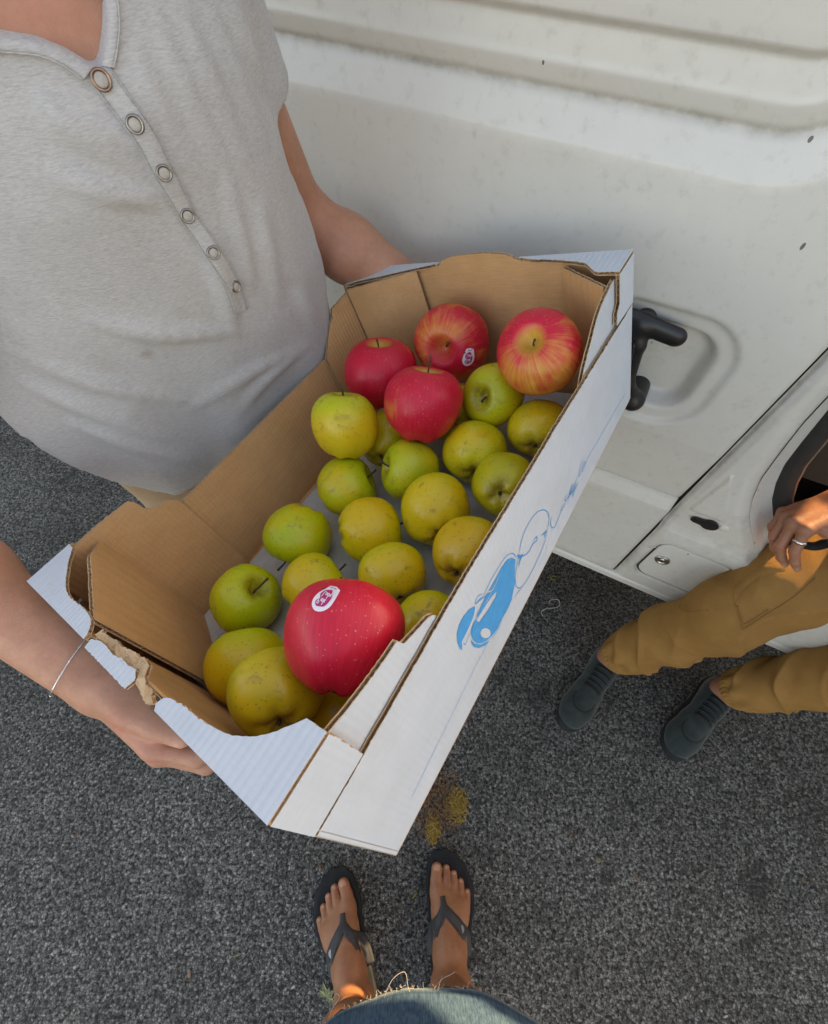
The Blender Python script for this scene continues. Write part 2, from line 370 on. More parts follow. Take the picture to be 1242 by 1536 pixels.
# ------------------------------------------------------------------ smooth bodies: distance fields turned into one continuous mesh
def A(*p): return np.array(p, float)
def nrm(v): v = np.array(v, float); return v/np.linalg.norm(v)
def sdc(P, a, b, ra, rb, flat=None):
    ab = b-a; t = np.clip(((P-a) @ ab)/(ab @ ab+1e-12), 0, 1); d = P-(a+t[:, None]*ab)
    if flat is not None:
        n, s = flat; c = d @ n; d = d + np.outer(c*(1/s-1), n)
    return np.sqrt((d*d).sum(1)) - (ra+t*(rb-ra))
def smin(a, b, k):
    h = np.clip(.5+.5*(b-a)/k, 0, 1); return b+(a-b)*h - k*h*(1-h)
def chainp(pts, rad, flat=None): return [(A(*pts[i]), A(*pts[i+1]), rad[i], rad[i+1], flat) for i in range(len(pts)-1)]
def uni(P, prims, k):
    d = None
    for a, b, ra, rb, fl in prims:
        e = sdc(P, a, b, ra, rb, fl); d = e if d is None else smin(d, e, k)
    return d
def bounds(prims, pad):
    pts = np.array([q for p in prims for q in (p[0], p[1])]); r = max(max(p[2], p[3]) for p in prims)+pad
    return pts.min(0)-r, pts.max(0)+r
def surface_net(sdf, lo, hi, h):
    lo = np.array(lo, float); hi = np.array(hi, float); B = 4
    nb = np.ceil((hi-lo)/(h*B)).astype(int)+1; n = nb*B
    # coarse pass on block centres
    ci = np.stack(np.meshgrid(*[np.arange(k) for k in nb], indexing='ij'), -1).reshape(-1, 3)
    cc = lo + (ci*B+(B-1)/2)*h; dc = sdf(cc)
    near = np.abs(dc) < h*B*1.35
    G = np.repeat(np.repeat(np.repeat(dc.reshape(nb), B, 0), B, 1), B, 2).astype(np.float32)
    sub = np.stack(np.meshgrid(*[np.arange(B)]*3, indexing='ij'), -1).reshape(-1, 3)
    idx = (ci[near][:, None]*B + sub[None]).reshape(-1, 3)
    for s in range(0, len(idx), 400000):
        q = idx[s:s+400000]; G[q[:, 0], q[:, 1], q[:, 2]] = sdf(lo+q*h)
    ins = G < 0
    cs = [ins[i:n[0]-1+i, j:n[1]-1+j, k:n[2]-1+k] for i in (0, 1) for j in (0, 1) for k in (0, 1)]
    anyc = cs[0].copy(); allc = cs[0].copy()
    for c in cs[1:]: anyc |= c; allc &= c
    act = np.argwhere(anyc & ~allc); vid = -np.ones(n-1, np.int64); vid[act[:, 0], act[:, 1], act[:, 2]] = np.arange(len(act))
    cor = np.array([(i, j, k) for i in (0, 1) for j in (0, 1) for k in (0, 1)])
    val = np.stack([G[act[:, 0]+c[0], act[:, 1]+c[1], act[:, 2]+c[2]] for c in cor], 1)
    acc = np.zeros((len(act), 3)); cnt = np.zeros(len(act))
    for a in range(8):
        for b in range(a+1, 8):
            if np.abs(cor[a]-cor[b]).sum() != 1: continue
            m = (val[:, a] < 0) != (val[:, b] < 0); t = val[m, a]/(val[m, a]-val[m, b])
            acc[m] += cor[a]+t[:, None]*(cor[b]-cor[a]); cnt[m] += 1
    V = lo + (act + acc/cnt[:, None])*h
    Q = []
    for ax in range(3):
        o1, o2 = [(1, 2), (2, 0), (0, 1)][ax]
        sl0 = [slice(1, n[i]-1) for i in range(3)]; sl1 = list(sl0); sl0[ax] = slice(0, n[ax]-1); sl1[ax] = slice(1, n[ax])
        a, b = ins[tuple(sl0)], ins[tuple(sl1)]
        for flip, msk in ((False, a & ~b), (True, ~a & b)):
            e = np.argwhere(msk); off = np.ones(3, int); off[ax] = 0; e = e+off
            def c_(d1, d2): q = e.copy(); q[:, o1] += d1; q[:, o2] += d2; return vid[q[:, 0], q[:, 1], q[:, 2]]
            f = np.stack([c_(-1, -1), c_(0, -1), c_(0, 0), c_(-1, 0)], 1)
            Q.append(f[:, ::-1] if flip else f)
    Q = np.vstack(Q); Q = Q[(Q >= 0).all(1)]
    return V, Q
def relax(V, Q, it=1, lam=.5):
    for _ in range(it):
        S = np.zeros_like(V); c = np.zeros(len(V))
        for i in range(4):
            for j in ((i+1) % 4, (i+3) % 4): np.add.at(S, Q[:, i], V[Q[:, j]]); np.add.at(c, Q[:, i], 1)
        V = V + lam*(S/np.maximum(c, 1)[:, None]-V)
    return V
def add_attr(o, name, vals):
    a = o.data.attributes.new(name, 'FLOAT', 'POINT'); a.data.foreach_set('value', np.asarray(vals, np.float32))
def gauss(V, p, r): return np.exp(-((V-np.array(p))**2).sum(1)/(r*r))
def joined(name, parts, mats, parent, attrs=()):
    """several surface nets as one mesh; attrs: list of (name, fn)"""
    Vs, Qs, b = [], [], 0
    for V, Q in parts: Vs.append(V); Qs.append(Q+b); b += len(V)
    V = np.vstack(Vs); o = np_mesh(name, V, np.vstack(Qs), mats, parent)
    for nm, fn in attrs: add_attr(o, nm, fn(V))
    return o
def vnoise(P, scale, seed=0):
    """cheap smooth pseudo noise from sines"""
    r = np.random.default_rng(seed); out = np.zeros(len(P))
    for i in range(6):
        k = r.normal(size=3)*scale; out += np.sin(P @ k + r.uniform(0, 6.28))
    return out/6


# ------------------------------------------------------------------ ground
g = mesh_obj('ground', [(-300,-300,0),(300,-300,0),(300,300,0),(-300,300,0)], [(0,1,2,3)], ASPHALT); tag(g, kind='structure')

# ------------------------------------------------------------------ van
van = empty('van', vp(0, 0, .9)); VI = van.matrix_world.copy()
van_loc = np.array(vp(0, 0, .9))
def VW(s, d, z): return vp(s, z, d) - van_loc          # van coordinates -> local of the van's Empty
tag(van, 'white delivery van with dirty ribbed sliding door and black handle', 'van')
def smooth(a, b, x): t = np.clip((x-a)/(b-a), 0, 1); return t*t*(3-2*t)
def rrect(s, z, s0, s1, z0, z1, r):
    qx = np.abs(s-(s0+s1)/2)-((s1-s0)/2-r); qz = np.abs(z-(z0+z1)/2)-((z1-z0)/2-r)
    return np.hypot(np.maximum(qx, 0), np.maximum(qz, 0)) + np.minimum(np.maximum(qx, qz), 0) - r
def door_off(s, z):
    d = rrect(s, z, -1.25, .165, 1.275, 2.25, .10)
    o = np.interp(d, [-.3,-.075,-.064,-.056,-.045,-.030,-.023,-.016,-.007,-.002,.003,.008,.040,.050,.2],
                     [-.009,-.009,-.0095,-.0185,-.0165,-.0145,-.0130,-.0150,-.0180,-.0215,-.0205,-.0165,-.0012,0,0])
    o += np.interp(z, [.2,.655,.664,.688,.6945,.6950,.6985,.6990,.705,.838,.850,3], [.003,.003,.002,-.0085,-.0100,-.0180,-.0180,-.0105,-.0100,-.0012,0,0])
    d2 = rrect(s, z, -.045, .186, .868, 1.080, .075)
    dep = np.interp(-d2, [-1,-.002,.001,.007,.012,.027,.031,.041,.047,1], [0,0,-.0015,-.0075,-.0085,-.0095,-.0135,-.034,-.0375,-.039])
    o += dep
    o -= .004*smooth(.248, .262, s)
    return o
def field(name, ss, zz, off, smax=None, dirt=None, parent=None, mat=None):
    def uq(a): a = np.sort(a); return a[np.concatenate([[True], np.diff(a) > 8e-4])]
    ss, zz = uq(ss), uq(zz)
    S, Z = np.meshgrid(ss, zz, indexing='ij')
    if smax is not None:
        U = (S-ss[0])/(ss[-1]-ss[0]); S = ss[0] + U*(smax(Z)-ss[0])
    O = off(S, Z); V = np.array([vp(0, 0)])[None] + S[..., None]*VS + Z[..., None]*np.array([0, 0, 1.]) - O[..., None]*VN - van_loc
    n, k = S.shape; I = np.arange(n*k).reshape(n, k)
    Q = np.stack([I[:-1, :-1], I[1:, :-1], I[1:, 1:], I[:-1, 1:]], -1).reshape(-1, 4)
    o = np_mesh(name, V.reshape(-1, 3), Q, mat or VANW, parent)
    if dirt is not None:
        a = o.data.attributes.new('dirt', 'FLOAT', 'POINT'); a.data.foreach_set('value', dirt(S, Z).ravel().astype(np.float32))
    return o
def door_dirt(s, z):
    d = rrect(s, z, -1.25, .165, 1.275, 2.25, .10)
    q = .75*np.exp(-(d/.004)**2) + .16*np.exp(-((d+.058)/.006)**2) + .10*np.exp(-((d-.047)/.004)**2)
    q += .55*np.exp(-((z-.6965)/.0022)**2) + .35*np.exp(-((z-.345)/.012)**2) + .4*np.exp(-((s-.2585)/.003)**2)
    d2 = rrect(s, z, -.045, .186, .868, 1.080, .075); q += .10*np.exp(-((d2+.04)/.010)**2) + .06*(d2 < -.03)
    q += .10*smooth(.85, .35, z) + .05
    return np.clip(q, 0, 1)
ss = np.concatenate([np.arange(-1.1, -.6, .02), np.arange(-.6, .2586, .0045), [.2585]])
zz = np.concatenate([np.arange(.345, .64, .012), np.arange(.64, .72, .002), np.arange(.72, .84, .01), np.arange(.84, 1.10, .004), np.arange(1.10, 1.22, .01), np.arange(1.22, 1.36, .0022), np.arange(1.36, 2.16, .02)])
sdoor = field('sliding_door', ss, zz, door_off, dirt=door_dirt, parent=van)
# door handle: black bow in the recess
hb = MB()
def hp(s, z, o): return VW(s, -o, z)
hpr = [(hp(.022,1.053,.010), hp(.088,1.046,.010), .0160, .0150, (VN, .62)), (hp(.034,1.045,.012), hp(.044,1.02,.016), .0170, .0135, (VN, .65)), (hp(.044,1.02,.016), hp(.058,.950,.016), .0130, .0110, (VN, .65)), (hp(.058,.950,.016), hp(.078,.912,.004), .0115, .0170, (VN, .7)),
       (hp(.040,1.050,-.03), hp(.040,1.050,.008), .014, .014, None), (hp(.082,.908,-.035), hp(.082,.908,.002), .0190, .0190, None)]
lo, hi = bounds(hpr, .008); Vh, Qh = surface_net(lambda P: uni(P, hpr, .008), lo, hi, .0018)
dh = np_mesh('door_handle', Vh, Qh, BLACK, sdoor); hb.tube(spline([hp(.040,1.03,.0275), hp(.048,.995,.0285), hp(.056,.955,.0265)], 4), .0022, 6); hb.build('handle_rib', BLACK, dh, True)

# pillar and lower body beside the sliding door, with the curved rear edge of the cab doorway
EZ = [.520,.530,.545,.560,.580,.602,.643,.685,.722,.768,.821,.880,.954,1.011,1.10,1.40,1.80,2.16]
ES = [1.50,1.05,.72,.590,.500,.466,.436,.404,.379,.357,.339,.328,.316,.311,.306,.300,.330,.40]
def edge(z): return np.interp(z, EZ, ES)
def body_off(s, z):
    o = -.004 - .006*np.exp(-((s-.2665)/.004)**2) + .004*smooth(.272, .285, s)
    e = edge(z); o -= .014*smooth(e-.035, e, s)**2
    o += np.interp(z, [.3,.575,.59,.604,.616,.626,3], [.006,.006,.0055,.004,-.001,-.003,-.003])
    # pressed triangular stiffener
    a = (z-.70)/.11; inside = (np.abs(s-(.318-.022*a)) < .027*(1-a)+.004)
    tri = np.minimum(np.minimum((.030*(1-np.clip(a, 0, 1))+.004-np.abs(s-(.318-.022*a))), z-.69), .815-z)
    o += .0055*smooth(-.002, .006, tri)
    df = rrect(s, z, .2935, .463, .391, .559, .035)
    o += np.interp(df, [-1,-.0035,-.002,.002,.0035,.012,1], [-.0075,-.0075,-.0085,-.0085,0,.0008,0])
    return o
def body_dirt(s, z):
    e = edge(z); df = rrect(s, z, .2935, .463, .391, .559, .035)
    q = .10 + .18*smooth(.30, .262, s) + .5*np.exp(-((s-.266)/.004)**2) + .12*smooth(.58, .40, z) + .14*np.exp(-((z-.612)/.008)**2) + .3*np.exp(-(df/.006)**2) + .25*smooth(e-.05, e, s)*(z < .72) + .18*np.exp(-(((s-.40)/.05)**2+((z-.60)/.03)**2))
    return np.clip(q, 0, 1)
zzb = np.concatenate([np.arange(.345, .3905, .01), np.arange(.385, .63, .0025), np.arange(.63, .83, .003), np.arange(.84, 2.16, .02)])
zzb = np.unique(np.round(zzb, 5))
up = zzb[zzb >= .5199]; up[0] = .5199
uu = np.concatenate([np.linspace(0, .16, 60), np.linspace(.165, 1, 70)])
bodyp = field('side_panel', .2635+uu, np.concatenate([zzb[zzb < .5199], [.5199]]), body_off, smax=lambda Z: .2635+1.25+0*Z, dirt=body_dirt, parent=van)
pil = field('door_pillar', .2635+np.linspace(0, 1, 110), up, body_off, smax=edge, dirt=body_dirt, parent=van)
# jamb turning into the cab behind the edge, and the rubber seal
je = [(float(edge(z)), z) for z in np.concatenate([np.linspace(2.1, 1.0, 12), np.linspace(.98, .66, 30), np.linspace(.65, .545, 22), [.535, .528, .521]])]
V = []; F = []
prof = [(.012, 0), (.020, .004), (.034, .010), (.050, .013), (.056, .030), (.066, .034)]
jn = []
for i, (s, z) in enumerate(je):
    a, b = je[max(0, i-1)], je[min(len(je)-1, i+1)]; t = np.array([b[0]-a[0], b[1]-a[1]]); t /= np.linalg.norm(t); jn.append(np.array([-t[1], t[0]]))
for (s, z), nn in zip(je, jn):
    for d, k in prof: V.append(VW(s+nn[0]*k, d, z+nn[1]*k))
m_ = len(prof)
F = [(i*m_+k, i*m_+k+1, (i+1)*m_+k+1, (i+1)*m_+k) for i in range(len(je)-1) for k in range(m_-1)]
jamb = mesh_obj('door_jamb', V, F, VANW, van, True)
sb = MB(); sb.tube([VW(s+nn[0]*.043, .066, z+nn[1]*.043) for (s, z), nn in zip(je, jn)], .017, 10); sb.build('door_seal', RUBBER, van, True)
st_ = MB(); st_.tube([VW(s+nn[0]*.060, .062, z+nn[1]*.060) for (s, z), nn in zip(je, jn)], .0022, 6); st_.build('seal_trim', CHROME, van, True)
# fuel flap
ft = np.linspace(0, 2*math.pi, 65)[:-1]
def flap_ring(ins, o):
    P = []
    for cs, cz, a0 in ((.463-.035, .559-.035, 0), (.2935+.035, .559-.035, 90), (.2935+.035, .391+.035, 180), (.463-.035, .391+.035, 270)):
        for a in np.linspace(a0, a0+90, 9): P.append(VW(cs+(.035-ins)*math.cos(math.radians(a)), -o, cz+(.035-ins)*math.sin(math.radians(a))))
    return P
rings = [flap_ring(.0035, -.008), flap_ring(.0037, .0005), flap_ring(.0055, .0025), flap_ring(.012, .0030)]
n_ = len(rings[0]); V = [p for r_ in rings for p in r_]
F = [(i*n_+k, i*n_+(k+1) % n_, (i+1)*n_+(k+1) % n_, (i+1)*n_+k) for i in range(3) for k in range(n_)] + [tuple(3*n_+k for k in range(n_))]
flap = mesh_obj('fuel_flap', V, F, VANW, van)
fg = MB(); ro_, ri_ = flap_ring(-.0022, -.0008), flap_ring(.0045, -.0008); nq = len(ro_); fg.add(ro_+ri_, [(i, (i+1) % nq, nq+(i+1) % nq, nq+i) for i in range(nq)]); fg.build('flap_gap_seal', RUBBER, van)
lk = MB(); lk.lathe([(.0165,-.003),(.0165,.0035),(.0150,.0048),(.0115,.0050),(.0105,.0030),(.0070,.0026),(.0065,.0040),(.001,.0042)], VW(.325, -.0028, .488), -VN, 28); lk.build('flap_lock', CHROME, flap, True)
# key slot, plug, seams
kb = MB(); pts = [VW(.335+.0165*math.cos(a), -.0005, .670+.014*math.sin(a)) for a in np.linspace(-2.5, 2.5, 18)] + [VW(.305, -.0005, .677), VW(.2985, -.0005, .673), VW(.2985, -.0005, .667), VW(.305, -.0005, .663)]
pts2 = [np.array(p)-.004*VN for p in pts]; nn_ = len(pts)
kb.add(pts+pts2, [(i, (i+1) % nn_, nn_+(i+1) % nn_, nn_+i) for i in range(nn_)] + [tuple(nn_+i for i in range(nn_))]); kb.lathe([(.012,0),(.012,.003),(.009,.0045),(.004,.004)], VW(.336, .0035, .670), -VN, 20)
kb.build('key_slot', BLACK, pil)
pb = MB(); pb.lathe([(.0105,-.002),(.0100,.002),(.0070,.0032),(.001,.0034)], VW(.362, .004, .671), -VN, 20); pb.build('round_plug', VANW, pil, True)
seam = MB(); seam.box((.261, .03, 1.25), (.030, .02, 1.82), VW); seam.build('seam_gasket', RUBBER, van)
# sill, underbody, the rest of the van
prof = [(.004,.3455),(-.0045,.343),(-.0085,.336),(-.0085,.318),(-.003,.3075),(.012,.302),(.16,.292),(.16,.30)]
V = [VW(s, d, z) for s in (-3.1, -1.1, .0, .26, .5, 1.0, 1.5) for d, z in prof]; k = len(prof)
sill = mesh_obj('sill', V, [(i*k+j, i*k+j+1, (i+1)*k+j+1, (i+1)*k+j) for i in range(6) for j in range(k-1)], VANW, van)
ub = MB(); ub.box((-.6, .96, .20), (5.0, 1.5, .20), VW); ub.build('underbody', DARK, van)  # set low to block light from the far side and darken the ground
tk = MB(); tk.box((-.1, .38, .235), (1.5, .52, .15), VW); tk.build('tank_light_block', DARK, van)  # unseen box added to block light passing beneath the van
rp = MB(); rp.box((-2.10, .02, 1.25), (1.99, .04, 1.81), VW); rp.build('rear_side_panel', VANW, van)
rf = MB(); rf.box((-.95, .92, 2.19), (4.3, 1.78, .06), VW); rf.build('roof', VANW, van)
fs = MB(); fs.box((-1.45, 1.79, 1.25), (3.3, .04, 1.81), VW); fs.build('far_side_panel', VANW, van)
rd = MB(); rd.box((-3.09, .91, 1.25), (.03, 1.7, 1.8), VW); rd.build('rear_door', VANW, van)
bk = MB(); bk.box((.225, .91, 1.25), (.03, 1.70, 1.79), VW); bk.build('bulkhead', DARK, van)
fd = MB(); fd.box((.85, 1.79, .98), (1.22, .04, 1.24), VW); fd.box((.66, 1.79, 1.88), (.92, .038, .55), VW); fd.box((1.36, 1.79, 1.62), (.2, .04, 1.05), VW); fd.build('far_door_sun_block', DARK, van)  # unseen far door, raised and widened to block sun leaking through the cab
cf = MB(); cf.box((.95, .95, .44), (1.45, 1.62, .05), VW); cf.build('cab_floor', DARK, van)
fw = MB(); fw.box((1.92, .91, .75), (.80, 1.76, .72), VW); fw.build('bonnet', VANW, van)
od = MB()
for c_, d_ in (((1.44, -.52, .74), (.05, 1.0, .68)), ((1.44, -.06, 1.50), (.05, .08, .84)), ((1.44, -.98, 1.50), (.05, .08, .84)), ((1.44, -.52, 1.95), (.05, 1.0, .07))): od.box(c_, d_, VW)
opd = od.build('open_cab_door', VANW, van)
ogl = MB(); ogl.box((1.44, -.52, 1.50), (.012, .84, .84), VW); ogl.build('door_window', GLASS, opd)
ds = MB(); ds.box((1.48, .95, .86), (.22, 1.6, .42), VW); ds.build('dashboard', DARK, van)
stt = MB(); stt.box((.72, .52, .53), (.52, .50, .16), VW); stt.box((.40, .52, .98), (.13, .48, .74), VW); stt.build('seat', DARK, van)
for s_ in (-2.1, 1.95):
    for d_ in (.12, 1.70):
        wb = MB(); wb.lathe([(.20,-.10),(.30,-.10),(.33,-.07),(.335,0),(.33,.07),(.30,.10),(.20,.10)], VW(s_, d_, .335), VN, 36); wh = wb.build('wheel', GLASS_D, van, True)
        rb_ = MB(); rb_.lathe([(.20,-.105),(.19,-.085),(.10,-.07),(.06,-.095),(.01,-.095)], VW(s_, d_, .335), VN, 24); rb_.build('rim', CHROME, wh, True)

# ------------------------------------------------------------------ cardboard tray
BM = Matrix(np.vstack([np.hstack([RB, TB[:, None]]), [0, 0, 0, 1]]).tolist())
tray = empty('fruit_tray', mat=BM); tag(tray, 'open white cardboard fruit tray with torn brown inside, held tipped towards the camera', 'cardboard box')
LIN = .0007
def jitter(P, amp, step=.0025, closed=True, keep=None):
    """resample a polygon and roughen the edges whose flag is set"""
    P = [np.array(p, float) for p in P]; out = []; n = len(P)
    for i in range(n):
        a, b = P[i], P[(i+1) % n]; L = np.linalg.norm(b-a); rough = keep is None or keep[i]
        k = max(1, int(L/step)) if rough else 1
        for j in range(k):
            q = a+(b-a)*j/k
            if rough and j > 0: q = q + rng.normal(size=len(q))*amp
            out.append(q)
    return out
def sheet(name, P2, to3, N, th=.0042, out=None, inn=None, parent=None, rough=None, amp=.00035, flute=True, lam=.0062):
    """corrugated board: two liners with a fluted medium that shows at the cut edges. P2 polygon, to3 maps to tray space, N outer normal"""
    P2 = jitter(P2, amp, .002, keep=rough); N = np.array(N, float)
    P = np.array([to3(*p) for p in P2]); n = len(P)
    nrm = np.zeros(3)
    for i in range(n): nrm += np.cross(P[i], P[(i+1) % n])
    if nrm @ N < 0: P = P[::-1].copy(); P2 = P2[::-1]
    V = []; F = []; M = []
    def liner(o0, o1, m0, m1):
        b = len(V); V.extend(P - N*o0); V.extend(P - N*o1)
        F.append(tuple(b+i for i in range(n))); M.append(m0)
        F.append(tuple(b+n+i for i in range(n-1, -1, -1))); M.append(m1)
        for i in range(n): j = (i+1) % n; F.append((b+i, b+n+i, b+n+j, b+j)); M.append(2)
    liner(0, LIN, 0, 2); liner(th-LIN, th, 2, 1)
    if flute:
        # sine medium along the edge, set back a little
        C_ = np.vstack([P, P[:1]]); seg = np.linalg.norm(np.diff(C_, axis=0), axis=1); cum = np.concatenate([[0], np.cumsum(seg)])
        q = np.arange(0, cum[-1], lam/10); E_ = np.stack([np.interp(q, cum, C_[:, i]) for i in range(3)], 1)
        k = len(E_); W5 = 6; T = np.roll(E_, -W5, 0)-np.roll(E_, W5, 0); T /= np.linalg.norm(T, axis=1)[:, None]+1e-9
        In = np.cross(N, T); off = (th/2-LIN)*np.sin(2*math.pi*q/lam)
        b = len(V); V.extend(E_ + In*.0004 - N*(th/2) + off[:, None]*N); V.extend(E_ + In*.006 - N*(th/2) + off[:, None]*N)
        for i in range(k-1): F.append((b+i, b+i+1, b+k+i+1, b+k+i)); M.append(2)
    return mesh_obj(name, V, F, [out or WHITE, inn or BROWN, BROWN_D], parent, False, M)
L_, W_, H1, H2 = .60, .398, .145, .20
FR = lambda y: (lambda x, z: (x, y, z)); EN = lambda x: (lambda y, z: (x, y, z)); TOPZ = lambda z: (lambda x, y: (x, y, z))
fl = MB(); fl.box((.3, W_/2, -.002), (.598, W_-.002, .004)); fl.build('tray_floor', BROWN, tray)
# long walls
fw_pts = [(0,0),(L_,0),(L_,.138),(.55,.139),(.50,.141),(.44,.143),(.38,.1455),(.33,.1455),(.25,.1475),(.20,.149),(.15,.148),(.08,.1455),(0,.1435)]
front = sheet('front_wall', fw_pts, FR(0.), (0,-1,0), out=WHITE, parent=tray, rough=[0,0,1,1,1,1,1,1,1,1,1,1,0])
bw_pts = [(0,0),(L_,0),(L_,.139),(.45,.1385),(.3,.140),(.16,.1415),(0,.143)]
sheet('back_wall', bw_pts, FR(W_), (0,1,0), out=WHITE, parent=tray, rough=[0,0,1,1,1,1,0])
# end walls (outside white), with torn hand holes at the top edge
ew = [(0,0),(W_,0),(W_,.1965),(.256,.1965),(.250,.186),(.225,.180),(.180,.178),(.150,.182),(.128,.1965),(0,.1965)]
sheet('end_wall', ew, EN(0.), (-1,0,0), out=WHITE_Y, parent=tray, rough=[0,0,1,1,1,1,1,1,1,0])
ew2 = [(0,0),(W_,0),(W_,.1965),(.252,.1965),(.245,.2035),(.225,.2085),(.180,.2095),(.150,.2065),(.133,.1985),(0,.1965)]
sheet('end_wall', ew2, EN(L_), (1,0,0), out=WHITE_Y, parent=tray, rough=[0,0,1,1,1,1,1,1,1,0])
# ledges folded in at the top of the ends
def crv(P, n=4): return [tuple(p) for p in spline(P, n)]
d1 = [(0,W_),(.0505,W_-.004)] + crv([(.050,.384),(.034,.362),(.0205,.337),(.0155,.315),(.0165,.282),(.013,.262),(.004,.2515)]) + [(0,.2505)]
sheet('end_ledge', d1, TOPZ(.2005), (0,0,1), out=WHITE_Y, parent=tray, rough=[0]+[1]*(len(d1)-2)+[0])
d2 = [(0,0),(0,.127)] + crv([(.004,.1305),(.0105,.126),(.0135,.112),(.0155,.084),(.0195,.060),(.029,.040),(.043,.0255),(.0530,.017)]) + [(.0535,0)]
sheet('end_ledge', d2, TOPZ(.2005), (0,0,1), out=WHITE_Y, parent=tray, rough=[0]+[1]*(len(d2)-2)+[0])
# torn strip left hanging across the hand hole: white top skin and the ripped brown ply behind it
d3 = [(-.004,.2435),(.0035,.2455),(.0065,.236),(.0075,.222),(.0062,.208),(.0090,.196),(.0080,.184),(.0100,.174),(.0045,.1665),(-.004,.1690)]
sheet('torn_strip', d3, TOPZ(.1990), (0,0,1), out=WHITE_Y, parent=tray, amp=.00025, th=.0035)
d3b = [(.0072,.2470),(.0135,.2445),(.0128,.232),(.0150,.221),(.0140,.208),(.0168,.197),(.0160,.186),(.0195,.178),(.0175,.168),(.0120,.163),(.0070,.158),(.0060,.147),(.0010,.140),(-.0020,.150),(.0030,.164),(.0098,.172),(.0078,.185),(.0088,.197),(.0062,.209),(.0072,.223),(.0060,.237)]
sheet('torn_liner', d3b, lambda x, y: (x, y, .1955+.0016*math.sin(y*160)+.0012*math.sin(y*310+x*200)+.08*x), (0,0,1), th=.0040, out=BROWN_D, inn=BROWN, parent=tray, amp=.0006, flute=True, lam=.0045)
d4 = [(L_,W_),(L_,.252)] + crv([(.5975,.250),(.590,.275),(.581,.305),(.571,.335),(.560,.372),(.553,.384)]) + [(.5495,W_-.004)]
sheet('end_ledge', d4, TOPZ(.2005), (0,0,1), out=WHITE_Y, parent=tray, rough=[0]+[1]*(len(d4)-2)+[0])
d5 = [(L_,0),(L_,.132)] + crv([(.5985,.133),(.593,.115),(.587,.080),(.577,.045),(.560,.0285),(.5565,.022)]) + [(.5555,0)]
sheet('end_ledge', d5, TOPZ(.2005), (0,0,1), out=WHITE_Y, parent=tray, rough=[0]+[1]*(len(d5)-2)+[0])
# cheeks: the ledge folded down over the long sides
for x0, x1 in ((0., .0535), (.5485, L_)):
    xe = x1 if x0 == 0 else x0
    pts = [(x0,.1475),(x1,.1475 if x0 == 0 else .139),(x1,.1975),(x0,.1975)] if x0 == 0 else [(.556,.1975),(.5555,.165),(.5475,.158),(.5470,.1445),(L_,.1405),(L_,.1975)]
    sheet('corner_cheek', pts, FR(-.0006), (0,-1,0), out=WHITE, parent=tray, rough=[0,1,0,0] if x0 == 0 else [1,1,1,0,0,0], th=.0045)
    sheet('corner_cheek', [(x0 if x0 == 0 else .550,.148),(x1 if x0 == 0 else L_,.148),(x1 if x0 == 0 else L_,.1975),(x0 if x0 == 0 else .550,.1975)], FR(W_+.0006), (0,1,0), out=WHITE, parent=tray, rough=[0,1,0,1])
# corner flaps standing inside the long walls
f1 = [(.046,.002),(.046,.1905)] + crv([(.059,.1885),(.072,.1845),(.101,.1795),(.1235,.1775)], 3) + [(.1265,.1675)] + crv([(.136,.1635),(.1545,.1565),(.1600,.149),(.1605,.138)], 3) + [(.160,.002)]
sheet('corner_flap', f1, FR(.0052), (0,-1,0), out=WHITE, parent=tray, rough=[0]+[1]*(len(f1)-2)+[0])
f2 = [(.556,.002),(.556,.1925)] + crv([(.540,.1905),(.518,.1855),(.503,.178),(.490,.1675),(.475,.156),(.462,.1445),(.449,.128)], 3) + [(.444,.1),(.444,.002)]
sheet('corner_flap', f2, FR(.0052), (0,-1,0), out=WHITE, parent=tray, rough=[0]+[1]*(len(f2)-2)+[0])
f3 = [(.012,.002),(.012,.1965),(.052,.1970)] + [tuple(onb(u, v, 1, W_-.0095)[[0, 2]]) for u, v in ((150,786),(193,753),(205,755),(218,764),(234,762),(251,751),(268,751),(276,757))] + [(.162,.002)]
sheet('corner_flap', f3, FR(W_-.0052), (0,1,0), out=BROWN, inn=BROWN, parent=tray, rough=[0]+[1]*(len(f3)-2)+[0])
f4 = [(.594,.002),(.594,.1935),(.560,.1930)] + [tuple(onb(u, v, 1, W_-.0095)[[0, 2]]) for u, v in ((513,447),(498,464),(499,478),(495,487),(493,505),(492,522),(490,538))] + [(.4535,.1),(.4535,.002)]
sheet('corner_flap', f4, FR(W_-.0052), (0,1,0), out=BROWN, inn=BROWN, parent=tray, rough=[0]+[1]*(len(f4)-2)+[0])
# diagonal corner posts under the ledges
def post(x0, y0, x1, y1, h, out_n, h0=None):
    d = np.array([x1-x0, y1-y0]); Lp = np.linalg.norm(d); d /= Lp
    sheet('corner_post', [(0,.001),(Lp,.001),(Lp,h),(Lp*.30,h),(0,h0 or h)], lambda a, z: (x0+d[0]*a, y0+d[1]*a, z), out_n, out=BROWN, inn=BROWN, parent=tray, rough=[0,0,1,1,0])
def un(a, b): q = np.array([a, b, 0.]); return q/np.linalg.norm(q)
post(.066, W_-.0105, .0115, .268, .1970, un(.124, -.0545)*-1, .1835)
post(.546, W_-.0105, .592, .288, .196, un(-.099, -.046)*-1)
post(.548, .0105, .592, .072, .190, un(-.0615, .044)*-1)
# inner liner panel of the near end wall and the crease lines of the far one
il = MB(); il.box((.0062, .178, .092), (.002, .172, .18)); il.build('end_lining', BROWN, tray)
